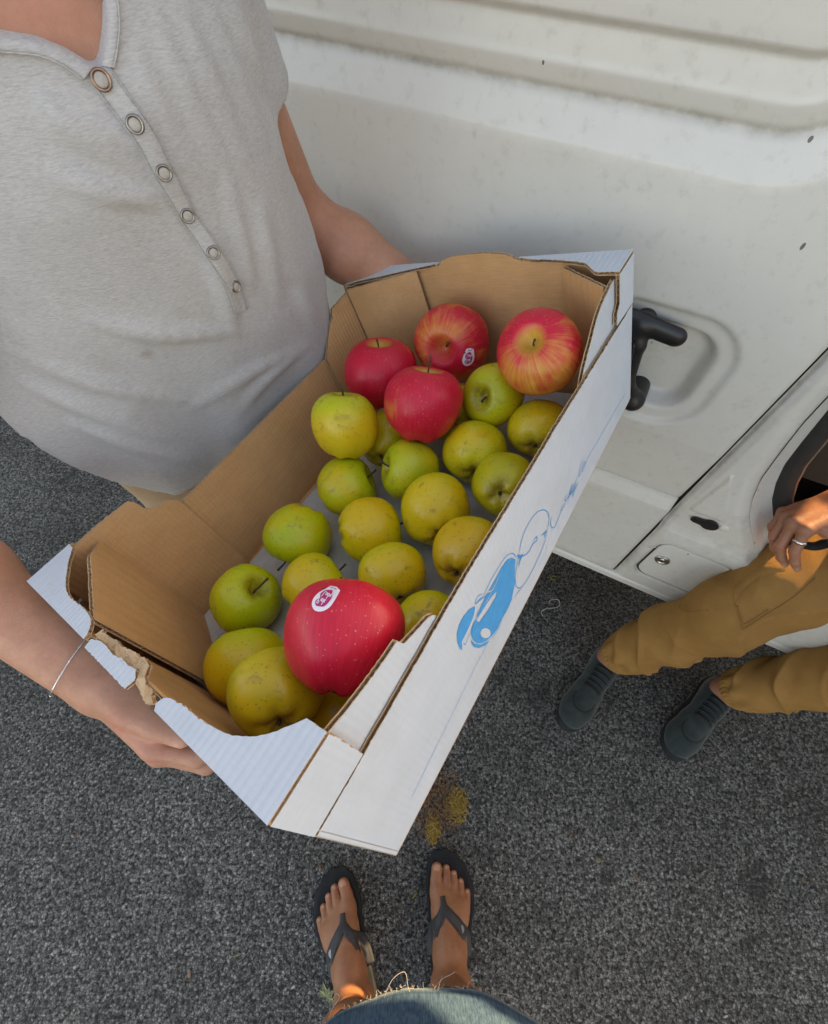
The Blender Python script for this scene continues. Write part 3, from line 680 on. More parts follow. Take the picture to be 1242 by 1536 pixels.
# white liner on the floor, corners cut
pd = [(.004,.235),(.004,.350),(.017,.3685),(.062,.3865),(.53,.372),(.585,.34),(.59,.06),(.54,.022),(.06,.022),(.006,.07)]
pdb = MB()
for zt, ins in ((.0012, 0), (.0052, 0)): pass
n_ = len(pd); V = [(x, y, .0006) for x, y in pd] + [(x, y, .0060) for x, y in pd]
pdm = mesh_obj('floor_liner', V, [tuple(range(n_-1, -1, -1)), tuple(range(n_, 2*n_))] + [(i, (i+1) % n_, n_+(i+1) % n_, n_+i) for i in range(n_)], PULP, tray)
ringb = MB()
for cx, cy, r in ((.055,.318,.020),(.055,.318,.029),(.13,.33,.02),(.24,.33,.022),(.24,.33,.03)):
    ringb = MB(); ringb.tube([(cx+r*math.cos(a), cy+r*math.sin(a), .0060) for a in np.linspace(0, 2*math.pi, 25)], .0011, 6, cap=False)
    ringb.build('embossed_ring', PULP, pdm, True)

# printed emblem, script line and rule on the front wall
PR = MB(); yq = -.00045
def zp5(x, y): return 680+x*200/1242, 760+y*240/1490
def zs(x, y): return 790+x*170/1187, 580+y*220/1536
def fp(uv): q = onb(uv[0], uv[1], 1, 0.); return np.array([q[0], q[2]])
def fillpoly(P, y=yq): PR.add([(a, y, b) for a, b in P], [tuple(range(len(P)-1, -1, -1)) if sum(P[i][0]*P[(i+1) % len(P)][1]-P[(i+1) % len(P)][0]*P[i][1] for i in range(len(P))) < 0 else tuple(range(len(P)))], 0)
def stroke(P, w_=.0006, y=yq, mi=0, tgt=None, taper=True):
    P = spline(P, 5); n = len(P); T = np.gradient(P, axis=0); T /= np.linalg.norm(T, axis=1)[:, None]+1e-9; Nn = np.stack([-T[:, 1], T[:, 0]], 1)
    ww = w_*(np.clip(np.minimum(np.arange(n), np.arange(n)[::-1])/3., .35, 1) if taper else np.ones(n))
    A = P+Nn*ww[:, None]; B = P-Nn*ww[:, None]
    (tgt or PR).add([(a, y, b) for a, b in A]+[(a, y, b) for a, b in B], [(i, n+i, n+i+1, i+1) for i in range(n-1)], mi)
def S5(L, w_=.0006, **k): stroke([fp(zp5(*p)) for p in L], w_, **k)
def SS(L, w_=.0005, **k): stroke([fp(zs(*p)) for p in L], w_, **k)
# emblem: fruit body as two halves round the light streak and the round spot
body_l = [(540,475),(500,490),(450,560),(400,650),(340,760),(290,850),(252,930),(228,1000),(222,1050),(240,1010),(300,915),(360,830),(398,792),(402,800),(392,840),(340,930),(290,1005),(235,1078),(205,1045),(172,1115),(163,1180),(178,1235),(215,1268),(262,1268),(310,1245)]
body_r = [(366,1190),(410,1130),(440,1062),(470,1010),(510,930),(540,870),(555,790),(575,700),(566,650),(570,560),(577,490)]
fillpoly([fp(zp5(*p)) for p in body_l+body_r])
fillpoly([fp(zp5(*p)) for p in [(197,925),(150,950),(90,1020),(50,1100),(30,1180),(35,1260),(58,1318),(78,1337),(80,1285),(72,1262),(108,1190),(148,1110),(182,1025),(200,955)]])
fillpoly([fp(zp5(*p)) for p in [(158,1238),(195,1275),(255,1284),(330,1245),(300,1288),(235,1316),(188,1306),(166,1275)]])
S5([(585,482),(560,440),(530,436),(480,470),(420,560),(360,660),(310,760),(288,805)], .0005)
S5([(612,450),(625,350),(660,230),(720,120),(780,50),(838,30),(880,58),(887,120),(872,220),(848,330),(800,450),(740,580),(680,690),(634,745),(604,755),(582,735),(574,665),(582,580),(598,500),(614,450)], .0005)
S5([(600,440),(640,460),(700,420),(740,345),(778,312),(768,280),(742,318)], .0007)
S5([(590,450),(615,470),(640,450),(618,500),(606,560)], .0014); S5([(815,272),(850,240),(862,225),(850,262),(846,290)], .0010)
S5([(280,805),(225,835),(200,900),(235,880),(330,800)], .0005); S5([(215,905),(240,860),(300,830),(350,790),(395,720),(412,630)], .0005)
S5([(232,930),(215,1020),(180,1110),(130,1230),(108,1282),(85,1262)], .0004); S5([(545,870),(600,795),(655,740)], .0004)
S5([(530,890),(500,960),(455,1030),(430,1110),(380,1190),(330,1245)], .0004)
spot = []   # white streak lines and round spot lie on top of the print
S5([(330,1245),(270,1360),(200,1490)], .0003, taper=False)
a_, b_ = fp(zp5(200,1490)), np.array([.045, .032]); stroke([a_, (a_+b_)/2, b_], .0003, taper=False)
SS([(268,1358),(245,1400),(250,1450),(270,1478),(300,1450),(340,1350),(360,1290)], .0005); SS([(410,1210),(380,1270),(360,1300),(360,1270),(385,1220)], .0005)
SS([(425,1120),(400,1165),(405,1195),(435,1150),(450,1090),(475,1020),(450,1120),(432,1225)], .0006); SS([(432,1160),(460,1120),(495,1040)], .0006)
SS([(500,1000),(470,1080),(455,1130),(480,1100),(505,1050),(520,1010)], .0006); SS([(520,960),(495,1050),(480,1150),(500,1100),(520,1040),(545,985)], .0006)
SS([(585,735),(560,830),(545,910),(548,940),(570,880)], .0005); SS([(575,880),(605,800),(590,795),(575,860),(585,885),(610,820),(635,740)], .0005)
SS([(635,745),(760,540),(900,290),(1035,65)], .0003, taper=False)
PR.build('printed_emblem', INK, front)
for hl in (0, 1, 2):
    wp = MB()
    if hl == 0: P_ = [fp(zp5(293+48*math.cos(a), 1175+47*math.sin(a))) for a in np.linspace(0, 2*math.pi, 24)[:-1]]; wp.add([(a, -.0008, b) for a, b in P_], [tuple(range(len(P_)))])
    if hl == 1: stroke([fp(zp5(*p)) for p in [(412,630),(395,700),(355,775),(300,800),(260,860)]], .0006, y=-.0008, tgt=wp)
    if hl == 2: stroke([fp(zp5(*p)) for p in [(345,790),(320,850),(275,915)]], .0005, y=-.0008, tgt=wp)
    wp.build('print_highlight', WHITE, front)

# ------------------------------------------------------------------ apples
def apple_mesh(R, seed, flat=.92, lob=.03, nphi=40, nth=56, tap=.075):
    r = np.random.default_rng(seed); flat *= r.uniform(.95, 1.04); lob *= r.uniform(.8, 1.9); ph = np.linspace(0, math.pi, nphi+1); th = np.linspace(0, 2*math.pi, nth, endpoint=False)
    P, T = np.meshgrid(ph, th, indexing='ij'); s, c = np.sin(P), np.cos(P)
    sq = s*(1+.10*s**2*0)                                   
    x = R*(s**.92)*(1+tap*c); z = R*flat*(np.sign(c)*np.abs(c)**.93)
    rr = x/R
    z = z - R*.42*np.exp(-(rr/.26)**2)*(c > 0) + R*.20*np.exp(-(rr/.24)**2)*(c < 0)
    x = x*(1+lob*np.cos(5*T+r.uniform(0, 6))*((1-c)/2)**2 + .35*lob*np.cos(5*T+r.uniform(0, 6))*((1+c)/2)**2 + .026*np.cos(2*T+r.uniform(0, 6)) + .035*np.cos(T+r.uniform(0, 6))*c + .012*np.cos(3*T+r.uniform(0, 6))*s)
    z = z + R*r.uniform(.03, .10)*np.cos(T+r.uniform(0, 6))*s*s + R*.03*np.cos(5*T)*np.exp(-((rr-.4)/.25)**2)*(c < 0)
    V = np.stack([x*np.cos(T), x*np.sin(T), z], -1)
    V = np.vstack([V[0].mean(0)[None], V[1:-1].reshape(-1, 3), V[-1].mean(0)[None]])
    F = []; k = nth
    for j in range(k): F.append((0, 1+j, 1+(j+1) % k))
    for i in range(nphi-2):
        for j in range(k): F.append((1+i*k+j, 1+(i+1)*k+j, 1+(i+1)*k+(j+1) % k, 1+i*k+(j+1) % k))
    last = len(V)-1; b = 1+(nphi-2)*k
    for j in range(k): F.append((b+j, last, b+(j+1) % k))
    return V, F
AP = {
 'R1':(.4597,.2970,.1172,.0500), 'R2':(.5397,.2193,.1184,.0510), 'R3':(.4948,.0686,.1405,.0475), 'R4':(.4108,.1894,.1181,.0498), 'R5':(.1141,.0702,.1405,.0488),
 'Y1':(.3529,.2812,.1180,.0435), 'Y3':(.3037,.2773,.0507,.0418), 'Y4':(.3558,.2005,.0507,.0419), 'Y5':(.4085,.1306,.0486,.0418), 'Y6':(.4774,.1299,.0879,.0393),
 'Y7':(.4639,.0675,.0524,.0378), 'Y8':(.3663,.0679,.0527,.0377), 'Y9':(.3080,.1302,.0505,.0425), 'Y10':(.2535,.1959,.0505,.0423), 'Y11':(.2120,.2902,.0511,.0430),
 'Y12':(.2674,.0619,.0510,.0412), 'Y13':(.2135,.1311,.0485,.0385), 'Y14':(.1610,.2111,.0502,.0403), 'Y15':(.1097,.2909,.0507,.0419), 'Y16':(.1794,.0612,.0429,.0365),
 'Y17':(.0522,.2241,.0509,.0426), 'Y18':(.0504,.1164,.1144,.0392), 'Y2':(.3993,.2702,.0503,.0415), 'Y20':(.4714,.1954,.0484,.0405), 'Y19':(.0643,.0978,.0456,.0380)}
# stem axis in the picture: right, down, -1 towards / +1 away from the camera
AX = {'R1':(0.,-.80,-1),'R2':(-.42,.52,-1),'R3':(-.50,-.08,-1),'R4':(.14,-.88,-1),'R5':(.1,-.90,1),'Y1':(.02,-.93,-1),'Y2':(.3,-.8,1),'Y3':(.93,-.35,-1),'Y4':(-.93,-.1,-1),'Y5':(.1,-.8,1),
 'Y6':(-.62,.28,-1),'Y7':(.3,-.8,1),'Y8':(.33,-.36,1),'Y9':(-.2,-.75,1),'Y10':(.97,-.1,1),'Y11':(-.32,.93,-1),'Y12':(.5,-.6,1),'Y13':(-.3,-.8,1),'Y14':(.80,-.55,1),'Y15':(.62,-.52,-1),
 'Y16':(.2,-.7,1),'Y17':(-.2,-.9,1),'Y18':(-.32,-.46,1),'Y19':(.3,-.5,1),'Y20':(.3,-.5,1)}
LAB = {
 'R1':'red apple with upright stem beside the brown end flap of the tray','R2':'red apple with pink heart sticker leaning against the far end wall','R3':'red and yellow streaked apple with open stem hollow near the torn corner',
 'R4':'glossy red apple with green shoulder and stem, on top of the yellow apples','R5':'largest red apple with pink heart sticker on top, by the torn front flap',
 'Y1':'yellow apple with brown scratch standing high against the long brown wall','Y2':'yellow apple mostly hidden between the scratched yellow one and the green-shouldered red one','Y3':'small green apple with stem turned sideways beneath the high scratched yellow apple',
 'Y4':'green apple with sideways stem hollow tucked under the green-shouldered red apple','Y5':'yellow-green speckled apple below the one with folded stem hollow','Y6':'dull yellow apple with deep folded stem hollow under the streaked red apple',
 'Y7':'plain olive yellow apple against the front wall below the streaked red apple','Y8':'green apple showing brown russet star round its blossom end','Y9':'round golden apple in the middle, beside the russet-starred green apple',
 'Y10':'golden apple left of the round golden one in the middle row','Y11':'bright green apple with its stem pointing down onto the white liner','Y12':'large amber yellow apple pressed against the front wall above the emblem',
 'Y13':'flat wrinkled golden apple directly behind the largest red apple','Y14':'golden apple with a lying stem, between the bright green apple and the largest red one','Y15':'bright green apple with thin stem beside the brown corner flap',
 'Y16':'half hidden green-yellow apple behind the torn white flap','Y17':'long yellow apple behind the one with the dark blossom end','Y18':'big olive apple with dark blossom end at the hand hole','Y19':'dark yellow apple wedged beneath the largest red apple','Y20':'yellow apple glimpsed between the green-shouldered red apple and folded yellow one'}
G_, Y_, O_ = (0.414,0.468,0.017), (0.607,0.481,0.019), (0.593,0.364,0.018)
COL = {'Y1':(0.690,0.533,0.030),'Y2':Y_,'Y3':(0.497,0.546,0.024),'Y4':(0.414,0.494,0.027),'Y5':(0.552,0.520,0.021),'Y6':(0.497,0.377,0.018),'Y7':(0.497,0.403,0.021),'Y8':(0.386,0.390,0.018),'Y9':(0.649,0.468,0.020),'Y10':(0.621,0.481,0.018),'Y11':(0.386,0.507,0.015),
 'Y12':O_,'Y13':(0.662,0.468,0.021),'Y14':(0.662,0.494,0.018),'Y15':(0.428,0.507,0.013),'Y16':(0.497,0.455,0.015),'Y17':(0.566,0.455,0.013),'Y18':(0.414,0.351,0.012),'Y19':(0.524,0.390,0.018),'Y20':(0.552,0.442,0.018)}
REDN = {'R1':.66,'R2':.52,'R3':.49,'R4':.62,'R5':.68}
APOBJ = {}
for i, (k, (x, y, z, R)) in enumerate(AP.items()):
    red = k[0] == 'R'
    V, F = apple_mesh(R, 50+i, {'Y1':1.0,'R5':.99,'Y13':.86,'Y17':.95,'R4':1.0,'R1':.95}.get(k, .92), .06 if k == 'R5' else .03, tap=.15 if k == 'R5' else .10 if red else .07)
    a, b, sg = AX[k]; c = math.sqrt(max(.02, 1-a*a-b*b))*sg; ax = MC @ np.array([a, b, c])
    me = mesh_obj('apple', V, F, RED if red else YEL, None, True)
    Z = Vector(ax).normalized(); q = Z.to_track_quat('Z', 'Y') @ Matrix.Rotation(rng.uniform(0, 6.28), 3, 'Z').to_quaternion()
    P = bx(x, y, z); me.matrix_world = Matrix.Translation(Vector(P)) @ q.to_matrix().to_4x4()
    me.color = ({'R2':.12,'R3':.6,'R4':1.}.get(k, .7), 1, 1, REDN[k]) if red else (*COL[k], 1)
    tag(me, LAB[k], 'apple', 'apples in the cardboard tray'); APOBJ[k] = me
    top = R*({'Y1':1.0,'R5':.99,'R4':1.}.get(k, .92)-.44)
    ln = R*{'Y3':.62,'Y11':.7,'Y15':.72,'Y4':.6,'Y6':.2,'R3':.3,'R2':.42,'R4':.62,'R1':.5,'Y14':.6}.get(k, .48); bend = rng.normal(size=2)*R*.12
    sp = spline([(0,0,top-.002),(bend[0]*.3,bend[1]*.3,top+ln*.5),(bend[0],bend[1],top+ln)], 4)
    sm = MB(); sm.tube(sp, np.interp(np.arange(len(sp)), [0, 5, 7, 8], [.0011,.0010,.0014,.0017]), 7); sm.build('stem', STEM, me, True)
    cy = MB(); zb = -R*({'Y1':1.0,'R5':.99,'R4':1.,'Y13':.86}.get(k, .92)-.20)
    for j in range(5):
        an = j*1.2566+rng.uniform(-.2, .2); cy.tube([(.0005*math.cos(an),.0005*math.sin(an),zb+.001),(.0022*math.cos(an),.0022*math.sin(an),zb-.0022),(.0016*math.cos(an+.3),.0016*math.sin(an+.3),zb-.0040)], [.0009,.0008,.0002], 5)
    cy.build('calyx', STEM, me, True)
# fruit stickers laid on the skin
def sticker(k, cu, cv, ang, size, name='fruit_sticker'):
    o = APOBJ[k]; bpy.context.view_layer.update(); MI = o.matrix_world.inverted()
    bvh = BVHTree.FromPolygons([v.co for v in o.data.vertices], [tuple(p.vertices) for p in o.data.polygons])
    org = MI @ Vector(CP); hit = bvh.ray_cast(org, (MI @ Vector(at(cu, cv, 1.)) - org).normalized())
    P0, N0 = hit[0], hit[1]; imgx = (MI.to_3x3() @ Vector((math.cos(ang)*MC[:, 0]+math.sin(ang)*MC[:, 1]))); X = (imgx - N0*imgx.dot(N0)).normalized(); Yv = N0.cross(X)*-1
    def lay(P, h):
        out = []
        for a, b in P:
            q = P0 + X*a*size + Yv*b*size; hh = bvh.find_nearest(q); out.append(hh[0] + hh[1]*h)
        return out
    def patch(P, h, mi, B):
        c = np.mean(P, 0); n = len(P); mid = [(c[0]*.5+p[0]*.5, c[1]*.5+p[1]*.5) for p in P]
        V = lay([c]+mid+list(P), h); B.add(V, [(0, 1+i, 1+(i+1) % n) for i in range(n)] + [(1+i, 1+n+i, 1+n+(i+1) % n, 1+(i+1) % n) for i in range(n)], mi)
    B = MB()
    out_ = [(-.42,-1.05)] + [tuple(p) for p in spline([(-.70,-.2),(-.72,.35),(-.45,.80),(0,.97),(.45,.80),(.72,.35),(.70,-.2)], 4)] + [(.50,-.95),(.05,-1.12)]
    patch(out_, .00035, 0, B)
    heart = [tuple(p) for p in spline([(.05,-.72),(-.35,-.52),(-.48,-.15),(-.30,.10),(-.42,.40),(-.20,.66),(.10,.62),(.38,.48),(.46,.10),(.38,-.30),(.05,-.72)], 3)][:-1]
    patch(heart, .0006, 1, B)
    def line(P, w_, mi, h):
        P = spline(P, 4); T = np.gradient(P, axis=0); T /= np.linalg.norm(T, axis=1)[:, None]+1e-9; Nn = np.stack([-T[:, 1], T[:, 0]], 1)*w_; n = len(P)
        B.add(lay(list(P+Nn)+list(P-Nn), h), [(i, i+1, n+i+1, n+i) for i in range(n-1)], mi)
    # the two words of hand lettering, set one above the other
    def word(segs, ox, oy, sc):
        for sg in segs: line([(ox+a*sc, oy+b*sc) for a, b in sg], .026, 0, .0008)
    word([[(0,0),(.05,.5),(.10,1.)],[(.06,.95),(.35,1.),(.38,.7),(.10,.55)],[(.45,0),(.5,.5)],[(.62,0),(.66,.48)],[(.66,.4),(.8,.5),(.86,.3),(.84,0)],[(1.0,0),(1.06,1.)],[(1.28,.5),(1.06,.22),(1.3,0)]], -.30, .08, .42)
    word([[(.05,1.),(0,.0),(.3,.02)],[(.62,.45),(.42,.4),(.42,.05),(.62,.1),(.64,.48),(.68,0)],[(1.0,.4),(.82,.4),(.80,.05),(1.,.1)],[(1.02,1.),(1.04,0)],[(1.18,.5),(1.24,.12),(1.36,.1)],[(1.4,.5),(1.34,-.2),(1.2,-.4)]], -.26, -.38, .40)
    for a in (-.28, -.20, -.12, .02, .10, .18): line([(a,-.88),(a+.03,-.86),(a+.055,-.94)], .018, 2, .0008)
    line([(-.68,-.50),(-.58,-.60),(-.48,-.62)], .05, 2, .0008)
    return B.build(name, [STK_W, STK_P, STK_K], o, True)
sticker('R5', 487, 897, math.radians(38), .0120); sticker('R2', 703, 537, math.radians(8), .0118)
def loc(o, root_loc):
    o.location = Vector(-root_loc); return o            # meshes are written in world metres; the Empty stands at the feet
# hands ------------------------------------------------------------
def hand(W, Fd, U, right=True, curl=(40, 30, 20), curls=None, thumb=None, spread=1., sc=1.):
    """returns palm prims, list of finger chains, list of nail points. Fd towards the knuckles, U out of the back of the hand"""
    W = A(*W); Fd = nrm(Fd); U = nrm(A(*U) - Fd*(A(*U) @ Fd)); T = np.cross(U, Fd) if right else np.cross(Fd, U)
    L = lambda f, t, u: W + sc*(Fd*f + T*t + U*u)
    mcp = [L(.088, .028, .002), L(.092, .007, .005), L(.087, -.014, .003), L(.078, -.033, -.001)]
    wr = [L(0, .016, 0), L(0, .006, 0), L(0, -.006, 0), L(0, -.016, 0)]
    palm = [(wr[i], mcp[i], .0165*sc, (.0125, .0125, .0115, .0105)[i]*sc, None) for i in range(4)]
    palm += [(L(.015, .02, -.008), L(.055, .034, -.012), .017*sc, .014*sc, None), (L(.02, -.016, -.008), L(.06, -.024, -.010), .016*sc, .012*sc, None)]
    seg = [(.043, .026, .020), (.047, .030, .021), (.043, .028, .020), (.034, .021, .018)]; rad = [(.0098, .0088, .0080, .0068), (.0100, .0090, .0082, .0068), (.0094, .0084, .0077, .0064), (.0084, .0074, .0068, .0058)]
    fingers = []; nails = []
    for i in range(4):
        cu = curls[i] if curls else curl; p = mcp[i]; ang = 0; pts = [p]; d0 = nrm(Fd + T*spread*(.10, .02, -.06, -.15)[i])
        for s, c in zip(seg[i], cu):
            ang += math.radians(c); d = d0*math.cos(ang) - U*math.sin(ang); p = p + d*s*sc; pts.append(p)
        fingers.append(chainp(pts, [r*sc for r in rad[i]])); up = d0*math.sin(ang) + U*math.cos(ang); nails.append(pts[-1] - d*.004*sc + up*.006*sc)
    th = thumb or [(.018, .026, -.010), (.052, .052, -.016), (.084, .058, -.016), (.112, .056, -.014)]
    tp = [L(*q) for q in th]; fingers.append(chainp(tp, [.0165*sc, .0125*sc, .0110*sc, .0085*sc])); nails.append(tp[-1] + U*.006*sc)
    return palm, fingers, nails
def limb_hand_sdf(limb, palm, fingers, k=.02):
    def f(P):
        d = uni(P, limb, k); e = uni(P, palm, .010); d = smin(d, e, .018); base = d
        for fg in fingers: d = np.minimum(d, smin(base, uni(P, fg, .004), .007))
        return d
    return f
def allp(*ls): return [p for l in ls for p in (sum(l, []) if l and isinstance(l[0], list) else l)]

def head_parts(C0, fwd, hair_long=True):
    """head mesh prims around the head centre C0 facing fwd"""
    fwd = nrm(fwd); up = A(0, 0, 1); sd = np.cross(fwd, up); L = lambda f, s, u: A(*C0)+fwd*f+sd*s+up*u
    pr = [(L(-.02, 0, .03), L(.01, 0, .03), .082, .080, (sd, .90)), (L(.03, 0, -.04), L(.045, 0, -.085), .058, .034, None), (L(.085, 0, .015), L(.108, 0, -.022), .010, .013, None), (L(.080, -.03, .035), L(.080, .03, .035), .012, .012, None)]
    pr += [(L(.088, -.020, -.058), L(.088, .020, -.058), .007, .007, None), (L(.084, -.016, -.068), L(.084, .016, -.068), .0075, .0075, None)]
    for s in (-1, 1): pr += [(L(-.005, s*.078, .02), L(-.012, s*.084, -.022), .015, .011, (fwd, .8)), (L(.05, s*.035, -.03), L(.03, s*.05, -.05), .03, .03, None)]
    eyes = [L(.079, s*.031, .012) for s in (-1, 1)]
    hair = [(L(-.03, 0, .045), L(-.005, 0, .055), .092, .086, (sd, .92)), (L(-.06, 0, .02), L(-.075, 0, -.07), .07, .05, None)]
    if hair_long: hair += [(L(-.07, 0, -.02), L(-.085, 0, -.17), .055, .035, None), (L(-.02, -.075, .02), L(-.03, -.07, -.06), .025, .02, None), (L(-.02, .075, .02), L(-.03, .07, -.06), .025, .02, None)]
    return pr, eyes, hair, L
def add_head(root, C0, fwd, skin, long_hair, rl=None):
    pr, eyes, hair, L = head_parts(C0, fwd, long_hair)
    lo, hi = bounds(hair, .012); fz = nrm(fwd)
    def hs(P):
        d = uni(P, hair, .03) + .002*np.sin((P @ np.cross(fz, A(0, 0, 1)))*420+vnoise(P, 25, 3)*3)
        face = sdc(P, L(.07, 0, -.02), L(.09, 0, -.10), .085, .09); return np.maximum(d, -face)
    V, Q = surface_net(hs, lo, hi, .005); loc(np_mesh('hair', V, Q, HAIR, root), rl)
    for e in eyes:
        eb = MB(); eb.lathe([(.0002,-.012),(.008,-.009),(.0118,0),(.0085,.0082),(.0055,.0102)], e, fwd, 16); ey = eb.build('eye', EYEW, root, True); loc(ey, rl)
        ib = MB(); ib.lathe([(.0058,.0101),(.0030,.0116),(.0003,.0119)], e, fwd, 14); ib.build('iris', EYED, ey, True)
    return pr

# ------------------------------------------------------------------ person in the grey shirt holding the tray
p1 = empty('person', (-.33, .52, 0)); P1L = A(-.33, .52, 0)
tag(p1, 'person in a heather grey button-neck shirt holding the cardboard tray', 'person')
LEFT1, FWD1 = nrm((.85, .53, 0)), nrm((.53, -.85, 0))
SZ = [.80, .93, .96, 1.00, 1.06, 1.12, 1.20, 1.28, 1.34, 1.38, 1.41, 1.44]
SX = [-.364,-.362,-.360,-.356,-.342,-.325,-.310,-.305,-.302,-.302,-.303,-.304]; SY = [.517,.516,.516,.518,.524,.532,.540,.543,.546,.549,.553,.556]
SA = [.248,.250,.249,.245,.232,.212,.184,.165,.156,.150,.132,.095]; SB = [.118,.121,.121,.120,.117,.115,.117,.118,.108,.097,.086,.072]
def torso_sdf(P, off=0.):
    z = P[:, 2]; cx, cy, a, b = (np.interp(z, SZ, q) for q in (SX, SY, SA, SB)); a = a-off; b = b-off
    dx, dy = P[:, 0]-cx, P[:, 1]-cy; p = dx*LEFT1[0]+dy*LEFT1[1]; q = dx*FWD1[0]+dy*FWD1[1]
    r = (np.abs(p/a)**2.35+np.abs(q/b)**2.35)**(1/2.35); return (r-1)*np.minimum(a, b)*.92
SHL, SHR = A(-.212, .622, 1.385), A(-.447, .452, 1.375)
ELL, ELR = A(-.168, .698, 1.125), A(-.575, .245, 1.055)
HEMZ = .892
def shirt_base(P):
    d = torso_sdf(P)
    sh = [(A(-.335,.520,1.405), SHR+A(0,0,.005), .060, .058, None), (A(-.275,.560,1.405), SHL+A(0,0,.005), .060, .058, None)]
    d = smin(d, uni(P, sh, .03), .05)
    slv = [(SHR, SHR+(ELR-SHR)*.42, .064, .066, None), (SHL, SHL+(ELL-SHL)*.40, .055, .060, None)]
    return smin(d, uni(P, slv, .01), .030)
def pxs(u, v): # pixel -> point on the smooth torso front
    r = ray(u, v); t = np.linspace(.15, 1.2, 400); P = CP+np.outer(t, r); d = shirt_base(P); i = np.argmax(d < 0) if (d < 0).any() else np.argmin(d); return P[i]
def fold(px, r0=.0115, r1=.007, lift=-.004):
    Q_ = spline([pxs(*p) for p in px], 5); n = len(Q_); tp = np.sin(np.linspace(.0, math.pi, n))**.7; rr = r0*(.45+.55*tp)
    Q_ = np.array([q+nrm(CP-q)*(lift-(1-t_)*r0*1.1) for q, t_ in zip(Q_, tp)])
    return [(Q_[i], Q_[i+1], rr[i], rr[i+1], None) for i in range(n-1)]
FOLDS = []
for L in ([(100,170),(180,205),(300,255)],[(60,150),(120,200),(215,260)],[(196,60),(230,150),(285,250)],[(228,30),(275,130),(330,235)],[(262,10),(312,120),(365,250)],[(300,5),(350,110),(392,215)],[(335,5),(372,80),(398,150)],
          [(180,95),(215,190),(262,300)],[(335,260),(360,360),(375,430)],[(20,520),(150,575),(290,600)],[(40,570),(130,612),(250,655)],[(110,630),(190,662),(280,690)],[(60,250),(150,285),(235,300)],[(300,330),(330,420),(352,500)],[(380,300),(400,380),(415,450)],[(330,640),(390,575),(450,520)],[(280,610),(370,560),(470,505)],
          [(440,430),(462,470),(488,520)],[(120,470),(240,500),(370,490)]):
    FOLDS += fold(L, .0070, .006, .0016) if L[0][1] < 300 else fold(L, .0085, .007, .0012)
NKPX = [(-190,-20),(-120,10),(-60,38),(0,52),(60,62),(105,80),(140,101),(150,104),(156,80),(160,40),(161,0),(158,-50),(150,-100)]
NK3 = np.array([pxs(*q) for q in NKPX]); _p = (NK3-A(-.302,.549,1.4)) @ LEFT1; _o = np.argsort(_p); NKP, NKZ = np.concatenate([[_p.min()-.03], _p[_o], [_p.max()+.012]]), np.concatenate([[1.5], NK3[_o, 2], [1.5]])
def shirt_sdf(P):
    d = shirt_base(P)
    # folds: tight ones drawn from the picture plus soft drape
    fz = P[:, 2]; ang = (P[:, 0]-SX[4])*LEFT1[0]+(P[:, 1]-SY[4])*LEFT1[1]
    d = d - .0028*vnoise(P*A(1, 1, .55), 26, 7) - .0016*vnoise(P*A(1, 1, .4), 60, 8) - .0022*((1-np.abs(vnoise(P*A(1, 1, .5), 38, 31)))**6)
    hemw = np.clip((1.10-fz)/.14, 0, 1); d = d - hemw*(.0065*np.sin(ang*42+vnoise(P, 9, 5)*2.0) + .003*np.sin(ang*23+1))
    nearf = np.abs(d) < .03
    if nearf.any():
        fo = uni(P[nearf], FOLDS, .004); e = d[nearf]; d[nearf] = smin(e, fo, .010)
    # arm openings, hem and neck hole
    d = np.maximum(d, HEMZ + .95*np.maximum(0, -ang-.10) + 6*np.maximum(0, -ang-.15)**1.5 + .008*np.sin(ang*9+.4) - fz)
    for S, E_, k in ((SHR, ELR, .42), (SHL, ELL, .40)):
        ax = nrm(E_-S); c = S+(E_-S)*k; along = (P-c) @ ax; rad = np.linalg.norm(P-c-np.outer(along, ax), axis=1)
        d = np.where((rad < .075) & (along > -.05), np.maximum(d, along), d)
        d = np.maximum(d, -np.maximum(rad-.052, -along-.02))
    fr_ = ((P-A(-.302,.549,1.4)) @ FWD1 > 0.); pl_ = (P-A(-.302,.549,1.4)) @ LEFT1
    lowz = np.interp(pl_, NKP, NKZ); d = np.where(fr_, np.maximum(d, np.minimum(.02, (P[:, 2]-lowz)*.8)), d)
    Nk = A(-.300, .546, 1.452); q = P-Nk; e = np.sqrt(((q @ LEFT1)/.095)**2+((q @ FWD1)/.116)**2+(q[:, 2]/.098)**2)
    d = np.maximum(d, -(e-1)*.09)
    return d
V, Q = surface_net(shirt_sdf, (-.66, .28, .86), (-.06, .78, 1.50), .0040)
V = relax(V, Q, 1, .4)
shirt = np_mesh('shirt', V, Q, JERSEY, p1); loc(shirt, P1L)
add_attr(shirt, 'stain', gauss(V, pxs(220, 530), .006) + .35*gauss(V, pxs(160,545), .01))
SHIRT_BVH = BVHTree.FromPolygons([Vector(v) for v in V], [tuple(q) for q in Q.tolist()])
def on_shirt(u, v):
    h = SHIRT_BVH.ray_cast(Vector(CP), Vector(ray(u, v)).normalized()); 
    if h[0] is None: p = pxs(u, v); return A(*p), nrm(CP-p)
    return np.array(h[0]), np.array(h[1])
